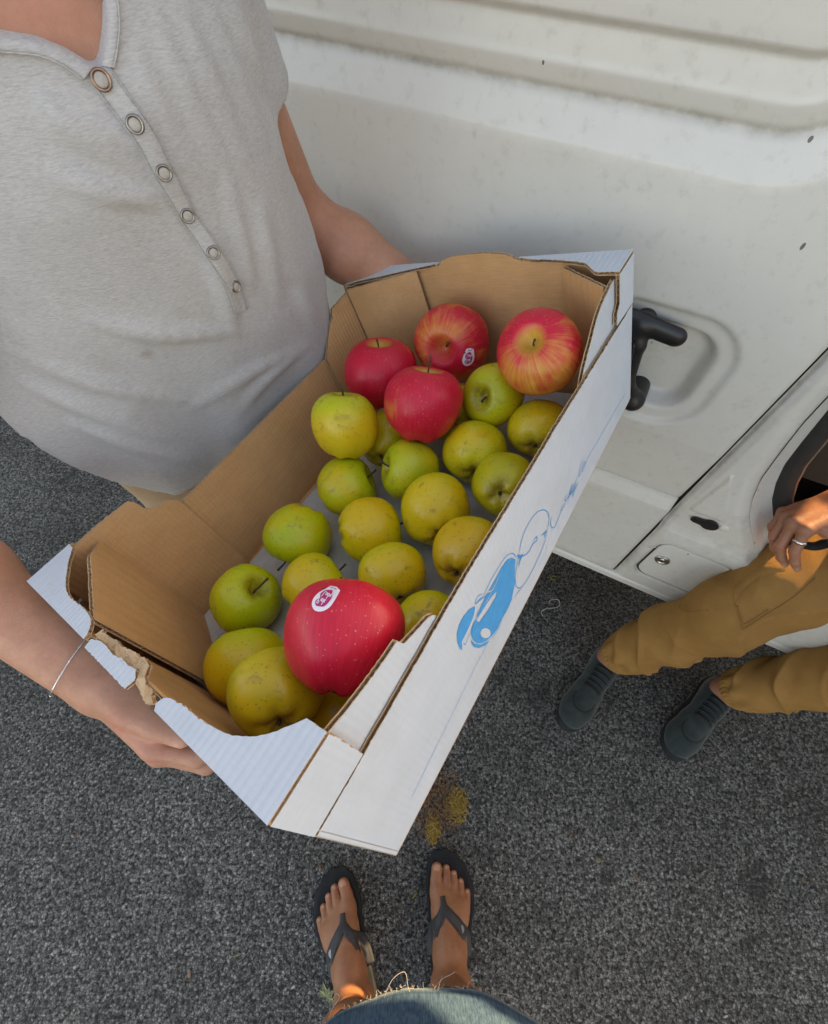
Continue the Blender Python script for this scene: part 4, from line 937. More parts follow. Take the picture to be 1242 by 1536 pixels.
# placket laid on the shirt front, with edge stitching, and six snap buttons
PL = [(168,96),(153,121),(205,186),(246,258),(281,322),(319,378),(350,429),(362,470)]
ctr = spline([(148,108),(178,150),(205,187),(226,220),(245,258),(264,290),(280,322),(300,350),(319,378),(336,405),(350,429),(361,466)], 4)
T = np.gradient(ctr, axis=0); T /= np.linalg.norm(T, axis=1)[:, None]; Nn = np.stack([-T[:, 1], T[:, 0]], 1)
hw = np.interp(np.arange(len(ctr)), [0, 8, 20, len(ctr)-1], [17, 16, 12.5, 9.5])
V = []; offs = (-1.05, -1., -.5, 0, .5, 1., 1.05); up_ = (-.001, .0017, .0021, .0022, .0021, .0017, -.001)
for c, n_, h_ in zip(ctr, Nn, hw):
    for o_, l_ in zip(offs, up_):
        p, nn = on_shirt(*(c+n_*h_*o_)); V.append(p+nn*l_)
V = np.array(V); k = len(offs); n_ = len(ctr)
G3 = V.reshape(n_, k, 3)
for _ in range(3): G3[1:-1] = G3[1:-1]*.5+.25*(G3[:-2]+G3[2:])
V = G3.reshape(-1, 3) + np.array([nrm(CP-v)*.0006 for v in G3.reshape(-1, 3)])
F = [(i*k+j, (i+1)*k+j, (i+1)*k+j+1, i*k+j+1) for i in range(n_-1) for j in range(k-1)]
plk = mesh_obj('placket', V, F, JERSEY, p1, True); loc(plk, P1L)
sb = MB()
for j in (1, 5):
    line = [V[i*k+j]+nrm(CP-V[i*k+j])*.0003 for i in range(n_)]; sb.tube(line, .00045, 5)
st_o = sb.build('placket_stitching', BTNRIM if False else JERSEY, plk, True); 
for i, (u, v, rr) in enumerate(((152,120,.0072),(204,186,.0068),(245,258,.0066),(280,322,.0066),(319,378,.0066),(350,429,.0064))):
    p, nn = on_shirt(u, v); nn = nrm(nn*.6+nrm(CP-p)*.4); p = p+nn*.0042
    b = MB(); b.lathe([(rr*.98,-.001),(rr,.0006),(rr*.93,.0017),(rr*.80,.0018),(rr*.72,.0010),(rr*.60,.0009)], p, nn, 28); bo = b.build('snap_button', COPPER if i == 0 else BTNRIM, p1, True); loc(bo, P1L)
    c_ = MB(); c_.lathe([(rr*.66,.0006),(rr*.66,.0013),(rr*.55,.0018),(rr*.25,.0020),(rr*.02,.0021)], p, nn, 24); c_.build('button_face', PEARL, bo, True)
# collar band along the neck hole
col_l = spline([(-70,40),(0,53),(60,58),(105,75),(140,100)], 6); col_r = spline([(150,98),(157,60),(158,20),(150,-20),(138,-60)], 6)
for nm, L, h_ in (('collar_band', col_l, 13), ('collar_band', col_r, 11)):
    T = np.gradient(L, axis=0); T /= np.linalg.norm(T, axis=1)[:, None]; Nn = np.stack([-T[:, 1], T[:, 0]], 1)
    V = []
    for c, n2 in zip(L, Nn):
        for o_, l_ in ((-1.0, .0012), (-.9, .0030), (0, .0036), (.9, .0030), (1.05, -.001)):
            h = SHIRT_BVH.ray_cast(Vector(CP), Vector(ray(*(c+n2*h_*(o_*.9+1.1)))).normalized())
            p = pxs(*(c+n2*h_*(o_*.9+1.1))) if h[0] is None or (h[0]-Vector(pxs(*(c+n2*h_*(o_*.9+1.1))))).length > .03 else np.array(h[0]); V.append(p+nrm(CP-p)*l_)
    k = 5; n_ = len(L); V = np.array(V).reshape(n_, k, 3)
    for _ in range(4): V[1:-1] = V[1:-1]*.5+.25*(V[:-2]+V[2:])
    V = V.reshape(-1, 3)
    o = mesh_obj(nm, V, [(i*k+j, (i+1)*k+j, (i+1)*k+j+1, i*k+j+1) for i in range(n_-1) for j in range(k-1)], JERSEY, p1, True); loc(o, P1L)
    sb = MB()
    for w_ in ((3,)):
        pts = [V[i*k+w_]+nrm(CP-V[i*k+w_])*.0004 for i in range(n_)]
        sb.tube(pts, .0006, 5)
    sb.build('collar_seam', JERSEY, o, True)
# body: neck and chest, arms and hands, legs
WR = bx(-.050, .352, .080); FR_ = nrm(-RB[:, 1]*.80 - RB[:, 2]*.52 - RB[:, 0]*.10); UR = -RB[:, 0]+.12*RB[:, 2]
armR = chainp([SHR, ELR, ELR+(WR-ELR)*.35, WR], [.046, .043, .044, .0275])
palmR, fingR, nailR = hand(WR, FR_, UR, True, curls=[(24,62,40)]*4, thumb=[(.018,.026,-.004),(.050,.040,-.004),(.080,.046,-.012),(.106,.048,-.020)], sc=1.08)
WL = bx(.654, .300, .086); FL_ = nrm(-RB[:, 1]*.76 - RB[:, 2]*.65); UL = RB[:, 0]*1.
armL = chainp([SHL, ELL, ELL+(WL-ELL)*.30, WL], [.046, .042, .044, .027])
palmL, fingL, nailL = hand(WL, FL_, UL, False, curls=[(10,74,40)]*4, thumb=[(.016,.026,-.006),(.044,.052,-.004),(.070,.074,-.006),(.092,.094,-.008)])
parts = []
for limb, palm, fing in ((armR, palmR, fingR), (armL, palmL, fingL)):
    lo, hi = bounds(allp(limb, palm, fing), .006); parts.append(surface_net(limb_hand_sdf(limb, palm, fing), lo, hi, .0026))
hp_, _, _, _ = head_parts((-.285, .528, 1.60), FWD1)
neck = [(A(-.312,.560,1.36), A(-.298,.545,1.52), .056, .054, None)]
def chest_sdf(P):
    d = torso_sdf(P, .016); d = np.maximum(d, 1.10-P[:, 2])
    d = smin(d, uni(P, neck, .02), .06)
    cl = [(A(-.300,.478,1.402), A(-.235,.575,1.418), .011, .013, None), (A(-.318,.470,1.402), A(-.400,.480,1.418), .011, .013, None)]
    d = smin(d, uni(P, cl, .01), .015)
    return smin(d, uni(P, hp_, .022), .02)
parts.append(surface_net(chest_sdf, (-.56, .35, 1.08), (-.08, .74, 1.78), .0055))
add_head(p1, (-.285, .528, 1.60), FWD1, SKIN1, True, P1L)
legs1 = []
for s in (-1, 1):
    h_ = A(-.345, .515, .93)+LEFT1*.085*s; legs1.append(chainp([h_, h_+A(.01, 0, -.45)+LEFT1*.01*s, h_+A(-.01, .02, -.85)+LEFT1*.02*s], [.070, .052, .040]))
lo, hi = bounds(sum(legs1, []), .01); parts.append(surface_net(lambda P: uni(P, sum(legs1, []), .01), lo, hi, .010))
kn = [fingR[4][1][0], palmR[0][1]]
body1 = joined('body', parts, SKIN1, p1, [('red', lambda V: np.clip(.9*gauss(V, kn[0]+UR*.008, .012)+.5*gauss(V, kn[1], .02)+.35*gauss(V, ELL, .05)+.25*gauss(V, A(-.27,.47,1.40), .05), 0, 1)), ('nail', lambda V: np.clip(sum(gauss(V, q, .006) for q in nailR+nailL), 0, 1))]); loc(body1, P1L)
# beige trousers
tr = [(a+0, b+0, ra+.016, rb+.024, None) for l in legs1 for a, b, ra, rb, f in l] + [(A(-.37,.51,.93), A(-.29,.56,.93), .085, .085, None)]
lo, hi = bounds(tr, .012); V, Q = surface_net(lambda P: np.maximum(uni(P, tr, .03) - .004*vnoise(P, 30, 4), P[:, 2]-.97), lo, hi, .007); trou = np_mesh('trousers', V, Q, BEIGE, p1); loc(trou, P1L)
# bracelet
ax = nrm(WR-ELR); cb = WR-ax*.040; u_ = nrm(np.cross(ax, A(0,0,1))); w_ = np.cross(ax, u_); rb_ = .0338
brc = MB(); bp = [cb+ax*.012*math.cos(a+.6)+rb_*(math.cos(a)*u_+math.sin(a)*w_) for a in np.linspace(0, 2*math.pi, 60)]
brc.tube(bp, .0008, 6, cap=False); 
for a in np.linspace(0, 2*math.pi, 15)[:-1]:
    c = cb+ax*.012*math.cos(a+.6)+rb_*(math.cos(a)*u_+math.sin(a)*w_); brc.lathe([(.0002,-.0013),(.0010,-.0008),(.0014,0),(.0010,.0008),(.0002,.0013)], c, np.cross(ax, c-cb), 8)
bro = brc.build('bracelet', SILVER, p1, True); loc(bro, P1L)

# ------------------------------------------------------------------ shoes (local: heel at origin, toe along +x)
def outline(P, n=6): return spline(P+[P[0]], n)[:-1]
def shoe(place, root_loc, parent, mir=1):
    M = place
    def W(p): return M[:3, :3] @ np.array(p) + M[:3, 3]
    so = outline([(-.005,0),(.02,-.033),(.09,-.036),(.16,-.043),(.22,-.046),(.268,-.030),(.284,0),(.274,.028),(.22,.044),(.16,.038),(.09,.032),(.02,.032)])
    n = len(so); V = []; prof = [(0.97, .0), (1.03, .006), (1.02, .018), (.95, .024)]
    cx = so.mean(0)
    for s_, z in prof: V += [W(((p[0]-cx[0])*s_+cx[0], ((p[1]-cx[1])*s_+cx[1])*mir, z+.010*max(0, (p[0]-.20)/.08)**2)) for p in so]
    F = [(i*n+j, i*n+(j+1) % n, (i+1)*n+(j+1) % n, (i+1)*n+j) for i in range(3) for j in range(n)]+[tuple(range(n)), tuple(3*n+j for j in range(n))]
    so_ = mesh_obj('shoe_sole', V, F, FOAM, parent); loc(so_, root_loc)
    zf = A(0, 0, 1)
    pr = [(A(.032,0,.045), A(.10,0,.050), .033, .035, None), (A(.035,0,.085), A(.05,0,.05), .036, .036, None), (A(.085,0,.068), A(.165,0,.044), .036, .035, None), (A(.165,.0,.038), A(.215,0,.030), .039, .042, (zf, .80)), (A(.215,0,.030), A(.243,0,.027), .042, .036, (zf, .72))]
    Mi = np.linalg.inv(M)
    lo = A(-.02,-.07,.0); hi = A(.30,.07,.16)
    def f(P):
        d = uni(P, pr, .025); d = np.maximum(d, .012-P[:, 2]); hole = sdc(P, A(.045,0,.10), A(.04,0,.2), .030, .04); d = np.maximum(d, -hole); d = np.maximum(d, P[:, 2]-.108)
        # moccasin seam round the toe and lacing panel edges
        q = P; ring = np.abs(np.hypot((q[:, 0]-.192)/1.0, q[:, 1]/.85)-.034); d = d + .0022*np.exp(-(ring/.0022)**2)*(q[:, 2] > .035)*(q[:, 0] > .182)
        ed = np.abs(np.abs(q[:, 1])-.019); d = d - .0018*(1/(1+np.exp((np.abs(q[:, 1])-.019)/.0012)))*(q[:, 0] < .165)*(q[:, 0] > .08)*(q[:, 2] > .05)
        return d
    V, Q = surface_net(f, lo, hi, .0032)
    seamv = np.exp(-(np.abs(np.hypot(V[:, 0]-.192, V[:, 1]/.85)-.034)/.002)**2)*(V[:, 2] > .035)*(V[:, 0] > .182) + np.exp(-((np.abs(V[:, 1])-.020)/.0016)**2)*(V[:, 0] < .165)*(V[:, 0] > .08)*(V[:, 2] > .05)
    bv = BVHTree.FromPolygons([Vector(v) for v in V], [tuple(q) for q in Q.tolist()])
    Vw = (V*A(1, mir, 1)) @ M[:3, :3].T + M[:3, 3]
    up_o = np_mesh('shoe_upper', Vw, Q if mir > 0 else Q[:, ::-1], SUEDE, parent); loc(up_o, root_loc); add_attr(up_o, 'seam', np.clip(seamv, 0, 1))
    for i in range(5):
        x0 = .095+i*.0155; lb = MB(); pts = []
        for y in np.linspace(-.024, .024, 9):
            h = bv.ray_cast(Vector((x0+.003*math.sin(i+y*60), y, .3)), Vector((0, 0, -1))); z = (h[0].z if h[0] else .07)+.0015; pts.append(W((x0, y*mir, z)))
        lb.tube(pts, .0042, 6); lb.build('lace', FOAM, up_o, True)
def place_flat(toe, ankle_dir, heel_len=.284, z=0.):
    d = nrm((ankle_dir[0], ankle_dir[1], 0)); M = np.eye(4); M[:3, 0] = d; M[:3, 1] = np.cross(A(0, 0, 1), d); M[:3, 2] = A(0, 0, 1); M[:3, 3] = A(toe[0], toe[1], z)-d*heel_len; return M
for s in (-1, 1):
    h_ = A(-.345, .515, 0)+LEFT1*.105*s
    shoe(place_flat(h_+FWD1*.20, FWD1), P1L, p1, s)

# ------------------------------------------------------------------ person in ochre trousers sitting in the cab doorway
P3L = A(.80, .22, 0); p3 = empty('person', P3L); tag(p3, 'seated person in ochre cuffed trousers and dark teal suede shoes in the van doorway', 'person')
toeA, toeB = onz(846, 1092, .02), onz(1003, 1133, .02)
dA, dB = nrm(onz(915, 985, .06)-onz(846, 1092, .02)), nrm(onz(1085, 1030, .06)-onz(1003, 1133, .02))
dA[2] = dB[2] = 0
shoe(place_flat(toeA, -dA, .284), P3L, p3, -1); shoe(place_flat(toeB, -dB, .284), P3L, p3, 1)
ankA, ankB = toeA+nrm(dA)*.232, toeB+nrm(dB)*.232
ankA[2] = ankB[2] = .09
kneeA, kneeB = A(.690, .305, .510), A(1.005, .190, .510)
hipA, hipB = A(1.00, .430, .675), A(1.18, .360, .675)
legs = [chainp([ankA, A(*(ankA*.65+kneeA*.35))+A(.01,.012,0), kneeA, hipA], [.040,.050,.054,.080]), chainp([ankB, A(*(ankB*.65+kneeB*.35))+A(.01,.012,0), kneeB, hipB], [.040,.050,.054,.080])]
WH = A(.782, .428, .768); ELH = A(1.00, .500, .90); SHH = A(.985, .585, 1.16)
arm3 = chainp([SHH, ELH, ELH+(WH-ELH)*.35, WH], [.046,.042,.042,.029])
mcpT = onz(1183, 786, .742); palm3, fing3, nail3 = hand(WH, mcpT-WH, (-.32, .45, .80), True, curls=[(62,30,14),(60,34,16),(58,36,18),(56,38,20)], thumb=[(.014,.028,-.012),(.034,.050,-.034),(.040,.048,-.066),(.046,.042,-.092)], sc=1.03)
parts = []
lo, hi = bounds(allp(arm3, palm3, fing3), .006); parts.append(surface_net(limb_hand_sdf(arm3, palm3, fing3), lo, hi, .0026))
armB = chainp([(1.30,.42,1.15), (1.36,.34,.92), (1.28,.30,.82), (1.19,.25,.735)], [.044,.040,.040,.028]); palmB, fingB, _nb = hand((1.19,.25,.735), (-.75,-.35,-.12), (-.1,.1,1), False, curl=(14,24,14))
lo, hi = bounds(allp(armB, palmB, fingB), .006); parts.append(surface_net(limb_hand_sdf(armB, palmB, fingB), lo, hi, .004))
lo, hi = bounds(legs[0]+legs[1], .01); parts.append(surface_net(lambda P: uni(P, legs[0]+legs[1], .01), lo, hi, .010))
FW3 = nrm(-VN*.9-VS*.15); hc = A(1.14, .46, 1.46); hp3, _, _, _ = head_parts(hc, FW3)
def nk(P): return smin(uni(P, hp3, .022), uni(P, [(A(1.15,.49,1.22), A(1.145,.475,1.40), .06, .056, None)], .02), .02)
lo, hi = bounds(hp3, .02); lo[2] = 1.16; parts.append(surface_net(nk, lo, hi, .006))
add_head(p3, hc, FW3, SKIN3, False, P3L)
body3 = joined('body', parts, SKIN3, p3, [('red', lambda V: np.clip(sum(.45*gauss(V, f[1][0], .012) for f in fing3[:4]), 0, 1)), ('nail', lambda V: np.clip(sum(gauss(V, q, .0065) for q in nail3), 0, 1))]); loc(body3, P3L)
tor = [(A(1.12,.40,.72), A(1.14,.46,.95), .130, .125, (FW3, .75)), (A(1.14,.46,.95), A(1.145,.485,1.14), .125, .14, (FW3, .72)), (A(1.02,.545,1.17), A(1.28,.43,1.17), .055, .055, None), (SHH, SHH+(ELH-SHH)*.6, .058, .060, None), (A(1.30,.42,1.16), A(1.35,.36,.95), .055, .055, None)]
lo, hi = bounds(tor, .01); V, Q = surface_net(lambda P: uni(P, tor, .04)-.004*vnoise(P, 30, 6), lo, hi, .008); ts = np_mesh('t_shirt', V, Q, GREYT, p3); loc(ts, P3L)
# trousers: elastic cuffs, baggy knees, slant pocket
PXF = []
def leg_sdf(lg, ank, knee, hip):
    ax = nrm(knee-ank); ta = nrm(hip-knee); cuffc = ank+ax*.030
    pr = [(cuffc, cuffc+ax*.022, .044, .046, None), (cuffc+ax*.032, cuffc+ax*.085, .049, .057, None), (cuffc+ax*.085, cuffc+ax*.22, .057, .064, None), (cuffc+ax*.22, knee-ax*.02, .064, .073, None), (knee, knee+ta*.12, .076, .082, None), (knee+ta*.12, hip, .084, .105, None)]
    e1 = nrm(np.cross(ax, A(.3, .1, 0))); e2 = np.cross(ax, e1)
    def f(P):
        d = uni(P, pr, .028); q = P-cuffc; al = q @ ax; an = np.arctan2(q @ e2, q @ e1)
        cf = np.exp(-((al-.012)/.016)**2); d = d - cf*(.0022*np.sin(an*30+3*np.sin(al*90))+.0012*np.sin(al*520))
        # gathers above the cuff, stacked creases on the shin, folds at the knee
        g_ = np.clip(1-np.abs(al-.05)/.05, 0, 1); d = d - g_*.004*np.sin(an*9+vnoise(P, 20, 2)*2)
        sh = np.exp(-((al-.17)/.12)**2); d = d - sh*.0125*((1-np.abs(np.sin(al*26+an*1.1+vnoise(P, 13, 3)*1.6)))**2.2)
        k_ = P-knee; kr = np.linalg.norm(k_, axis=1); kk = np.exp(-(kr/.13)**2); d = d - kk*.0175*((1-np.abs(np.sin((k_ @ (ta-ax))*19+(k_ @ np.cross(ta, ax))*16+vnoise(P, 15, 9)*1.7)))**2.2)
        th_ = (k_ @ ta); d = d - np.clip(th_/.1, 0, 1)*(.0025*vnoise(P, 34, 12)+.0110*((1-np.abs(np.sin((k_ @ np.cross(ta, ax))*15+th_*9+vnoise(P, 12, 21)*1.5)))**2.4))
        d = d - .0026*vnoise(P, 70, 4)
        return np.maximum(d, -(al+.004))
    return f, pr
tparts = []; seams = []
for lg, ank, knee, hip in ((legs[0], ankA, kneeA, hipA), (legs[1], ankB, kneeB, hipB)):
    f, pr = leg_sdf(lg, ank, knee, hip); lo, hi = bounds(pr, .015); tparts.append(surface_net(f, lo, hi, .0036))
pel = [(hipA, hipB, .125, .125, None)]; lo, hi = bounds(pel, .01); tparts.append(surface_net(lambda P: np.maximum(uni(P, pel, .02), P[:, 2]-.80), lo, hi, .008))
trs = joined('trousers', tparts, OCHRE, p3); loc(trs, P3L)
VT = np.vstack([p[0] for p in tparts[:1]]); QT = tparts[0][1]; TB_ = BVHTree.FromPolygons([Vector(v) for v in VT], [tuple(q) for q in QT.tolist()])
def on_tr(u, v):
    h = TB_.ray_cast(Vector(CP), Vector(ray(u, v)).normalized()); return None if h[0] is None else (np.array(h[0]), np.array(h[1]))
seamv = np.zeros(sum(len(p[0]) for p in tparts)); Vall = np.vstack([p[0] for p in tparts])
def piping(name, px, r=.0011, mat=OCHRE, lift=.0006):
    pts = []
    for u, v in spline(px, 6):
        h = on_tr(u, v)
        if h is not None: pts.append(h[0]+h[1]*lift)
    if len(pts) > 2:
        b = MB(); b.tube(pts, r, 6); o = b.build(name, mat, trs, True)
for px in ([(1102,905),(1112,938),(1116,943),(1150,922),(1190,896),(1222,868)], [(1100,897),(1104,884),(1125,862),(1150,848),(1172,846)], [(1020,905),(1022,916),(1045,918),(1062,915)], [(1106,908),(1112,929),(1118,936),(1152,915)]):
    piping('pocket_seam', px)
# pocket opening flap (separate layer lying on the thigh)
pk = []
rows = 7; L0 = spline([(1100,903),(1103,884),(1124,861),(1150,847),(1176,845)], 5); L1 = spline([(1106,900),(1113,888),(1130,872),(1152,861),(1178,858)], 5)
V = []; ok = True
for a, b in zip(L0, L1):
    for t in np.linspace(0, 1, 4):
        h = on_tr(*(a*(1-t)+b*t)); 
        if h is None: ok = False; break
        V.append(h[0]+h[1]*(.0012+.0022*math.sin(math.pi*min(1, t+.15))))
    if not ok: break
if ok and len(V) == len(L0)*4:
    n_ = len(L0); mesh_obj('pocket_welt', V, [(i*4+j, (i+1)*4+j, (i+1)*4+j+1, i*4+j+1) for i in range(n_-1) for j in range(3)], OCHRE, trs, True)
# ring on the index finger
f0 = fing3[0][0]; c = f0[0]*.45+f0[1]*.55; axr = nrm(f0[1]-f0[0]); rg = MB(); rg.lathe([(.0096,-.0028),(.0108,-.0030),(.0112,0),(.0108,.0030),(.0096,.0028),(.0096,-.0028)], c, axr, 28); ro = rg.build('ring', SILVER, p3, True); loc(ro, P3L)
# dark sunglasses case edge held in the hand
hd = MB(); g0 = WH*.35+mcpT*.65+A(.02,-.035,-.045); hd.tube(spline([g0+A(-.01,.0,.0), g0+A(.014,-.002,-.002), g0+A(.036,.004,.0)], 4), np.linspace(.007, .010, 9), 10)
hdo = hd.build('small_pouch', DARK, None, True); tag(hdo, 'small dark brown pouch held in the seated person\'s fingers', 'pouch')

# ------------------------------------------------------------------ standing person whose feet show at the bottom: flip-flops and frayed denim
P2L = A(-.02, -.42, 0); p2 = empty('person', P2L); tag(p2, 'person standing in black flip-flops and frayed blue denim', 'person')
ZS_ = .026
def foot(toe, ank_px_dir, med, knee):
    """med = +1: big toe on local +y. returns local->world, foot parts"""
    M = place_flat(toe, ank_px_dir, .245, ZS_)
    return M
def foot_sdf_local(knee_l):
    main = [(A(.034,0,.033), A(.075,0,.045), .029, .031, None), (A(.052,0,.075), A(.100,.002,.055), .031, .029, None), (A(.100,.004,.050), A(.155,.010,.031), .030, .025, None), (A(.10,-.010,.030), A(.160,-.022,.020), .024, .019, None),
            (A(.155,.012,.028), A(.192,.024,.0205), .024, .0185, None), (A(.155,-.008,.026), A(.188,-.004,.018), .021, .0145, None), (A(.150,-.022,.020), A(.172,-.027,.016), .018, .014, None),
            (A(.050,0,.080), A(.045,0,.150), .032, .033, None), (A(.045,0,.150), A(*(knee_l*.55+A(.045,0,.150)*.45)), .034, .052, None), (A(*(knee_l*.55+A(.045,0,.150)*.45)), knee_l, .052, .050, None),
            (A(.052,.020,.072), A(.054,.026,.072), .014, .013, None), (A(.048,-.022,.066), A(.050,-.026,.066), .013, .012, None)]
    toes = [chainp([(.186,.026,.0195),(.212,.028,.0165),(.233,.0265,.0145)], [.0165,.0135,.0128]), chainp([(.184,.003,.0185),(.212,.0045,.0185),(.2325,.0045,.0105)], [.0110,.0092,.0090]), chainp([(.180,-.0115,.0170),(.204,-.0120,.0175),(.2225,-.0125,.0100)], [.0105,.0086,.0084]),
            chainp([(.172,-.0250,.0160),(.192,-.0275,.0160),(.2085,-.0285,.0098)], [.0102,.0083,.0081]), chainp([(.160,-.0365,.0155),(.176,-.0405,.0145),(.1900,-.0425,.0095)], [.0105,.0083,.0080])]
    def f(P):
        d = uni(P, main, .020); base = d
        for t in toes: d = np.minimum(d, smin(base, uni(P, t, .003), .006))
        # tendons on the instep
        for t in toes[:4]:
            a = t[0][0]; e = sdc(P, A(.110, a[1]*.45, .064), a+A(0,0,.0075), .005, .004); d = smin(d, e, .010)
        return np.maximum(d, -P[:, 2]+.0005)
    nails = [A(.236,.0265,.0235), A(.2355,.0045,.0165), A(.2255,-.0125,.0155), A(.2110,-.0285,.0150), A(.1925,-.0425,.0145)]; nr = [.0080,.0048,.0046,.0044,.0042]
    return f, main, toes, nails, nr
fparts = []; nailsW = []; soles = []
for toe, dr, med, knee in ((onz(497, 1324, .035), (-.36, .933), -1, A(-.090, -.385, .50)), (onz(672, 1293, .035), (.02, 1.0), 1, A(.095, -.375, .50))):
    M = place_flat(toe, dr, .245*1.08, ZS_); M[:3, :3] *= 1.08; mir = med; Mi = np.linalg.inv(M)
    kl = (Mi @ np.append(knee, 1))[:3]*A(1, mir, 1)
    f, main, toes, nails, nr = foot_sdf_local(kl); lo, hi = bounds(main, .02); lo[2] = -.004; hi[0] = .26
    V, Q = surface_net(f, lo, hi, .0024)
    bv = BVHTree.FromPolygons([Vector(v) for v in V], [tuple(q) for q in Q.tolist()])
    def W(p, M=M, mir=mir): return M[:3, :3] @ (np.array(p)*A(1, mir, 1)) + M[:3, 3]
    Vw = (V*A(1, mir, 1)) @ M[:3, :3].T + M[:3, 3]; fparts.append((Vw, Q if mir > 0 else Q[:, ::-1])); nailsW += [(W(a), r) for a, r in zip(nails, nr)]
    # sole
    so = outline([(-.012,0),(.0,.026),(.04,.037),(.10,.037),(.16,.045),(.205,.050),(.245,.043),(.262,.022),(.262,-.002),(.250,-.026),(.225,-.046),(.185,-.059),(.14,-.054),(.09,-.044),(.04,-.039),(.0,-.028)], 6)
    n = len(so); cx = so.mean(0); V2 = []; F2 = []
    prof = [(.985, -.022), (1.03, -.017), (1.04, -.009), (1.02, -.003), (.955, -.0015), (.94, -.0005)]
    for pi, (s_, z) in enumerate(prof):
        for j, p in enumerate(so):
            ss_ = s_ + (.016*(1 if (j//3) % 2 else -.4) if 1 <= pi <= 3 else 0)
            V2.append(W(((p[0]-cx[0])*ss_+cx[0], (p[1]-cx[1])*ss_+cx[1], z-.001)))
    F2 = [(i*n+j, i*n+(j+1) % n, (i+1)*n+(j+1) % n, (i+1)*n+j) for i in range(len(prof)-1) for j in range(n)]+[tuple(range(n)), tuple((len(prof)-1)*n+j for j in range(n))]
    fo = mesh_obj('flip_flop_sole', V2, F2, FOAM, p2); loc(fo, P2L)
    # thong strap lying over the foot
    def top(x, y):
        h = bv.ray_cast(Vector((x, y, .072)), Vector((0, 0, -1))); z_ = h[0].z if h[0] else .0; return min(z_, max(.0, .002+(x-.085)*1.6))
    sb = MB()
    def ribbon(path, wid, thick=.0035):
        path = spline(path, 8); n_ = len(path); T_ = np.gradient(path, axis=0); T_ /= np.linalg.norm(T_, axis=1)[:, None]; Nn_ = np.stack([-T_[:, 1], T_[:, 0]], 1)
        ww = np.interp(np.arange(n_), [0, n_*.35, n_-1], [wid[0], wid[1], wid[2]])
        rows_ = []
        for q, nn_, w2 in zip(path, Nn_, ww):
            rows_.append([(q[0]+nn_[0]*w2*o_, q[1]+nn_[1]*w2*o_) for o_ in (-1, -.5, 0, .5, 1)])
        Z = np.array([[max(top(x, y), 0.) for x, y in r_] for r_ in rows_])
        Z[:, :] = np.maximum(Z, Z.mean(1, keepdims=True)*.6)
        for _ in range(4): Z[1:-1] = np.maximum(Z[1:-1], .5*Z[1:-1]+.25*(Z[:-2]+Z[2:]))
        Vt = []
        for r_, z_ in zip(rows_, Z):
            for (x, y), z1, bump_ in zip(r_, z_, (0, .8, 1, .8, 0)): Vt.append(W((x, y, z1+.0008+thick*(.45+.55*bump_))))
            for (x, y), z1 in zip(r_, z_): Vt.append(W((x, y, z1-.0025)))
        Ft = []
        for i in range(n_-1):
            a, b = i*10, (i+1)*10
            for j in range(4): Ft.append((a+j, a+j+1, b+j+1, b+j)); Ft.append((a+5+j, b+5+j, b+6+j, a+6+j))
            Ft.append((a, b, b+5, a+5)); Ft.append((a+4, a+9, b+9, b+4))
        Ft += [(0, 5, 6, 7, 8, 9, 4, 3, 2, 1), tuple((n_-1)*10+q for q in (0, 1, 2, 3, 4, 9, 8, 7, 6, 5))]
        sb.add(Vt, Ft)
    ribbon([(.188,.0155),(.172,.0140),(.156,.0200),(.138,.0330),(.112,.0400),(.080,.0395)], (.0045, .0085, .0095))
    ribbon([(.1885,.0145),(.172,.0115),(.158,-.0020),(.142,-.0200),(.118,-.0370),(.080,-.0400)], (.0045, .0090, .0095))
    sb.tube([W((.2015,.0150,.030)), W((.196,.0150,.026)), W((.187,.0148,.033)), W((.180,.0140,.038))], [.0035,.0045,.0055,.0050], 8)
    sb.tube([W((.204,.0152,-.001)), W((.2015,.0150,.030))], [.0040,.0036], 8)
    so_ = sb.build('thong_strap', STRAP, fo, True)
    eb = MB(); x, y = .136, -.0255; z = top(x, y)+.0052
    eb.add([W((x+a*.0075, y+b*.0045, z)) for a, b in ((-1,-.4),(-.3,-1),(.5,-.8),(1,.2),(.3,1),(-.6,.7))], [(0,1,2,3,4,5)]); eb.build('strap_badge', CHROME, fo)
body2 = joined('body', fparts, SKIN2, p2, [('red', lambda V: np.clip(sum(.35*gauss(V, q-A(0,0,.004), r*2.2) for q, r in nailsW), 0, 1)), ('nail', lambda V: np.clip(sum((np.sqrt(((V-q)**2).sum(1)) < r*1.0)*.85 for q, r in nailsW), 0, 1))]); loc(body2, P2L)
# denim with raw hem
nz_, na = 46, 150; V = []
zs_ = np.concatenate([[.520,.524,.530,.536,.541,.546,.556], np.linspace(.57, 1.0, nz_-7)])
th = np.linspace(0, 2*math.pi, na, endpoint=False)
fade = []; seam_ = []
for z in zs_:
    t = (z-.52)/.48; cx, cy = .036-.02*t, -.410-.06*t; a, b = .205-.02*t, .122+.0*t
    for q in th:
        c_, s_ = math.cos(q), math.sin(q); e = 2.4
        r = (abs(c_)**e+abs(s_)**e)**(-1/e)
        wob = 1+.018*math.sin(q*5+1+2*t)+.010*math.sin(q*11+t*6)-.02*math.exp(-((z-.52)/.03)**2)
        V.append((cx+a*c_*r*wob, cy+b*s_*r*wob, z+.016*(math.sin(q*2+.6)-.3)*(1-t)+(.004*math.sin(q*37)+.003*math.sin(q*61) if z < .523 else 0)))
        fade.append(math.exp(-((z-.52)/.006)**2)); seam_.append(.9*math.exp(-((z-.5375)/.0022)**2)+.5*math.exp(-((q-4.2)/.012)**2))
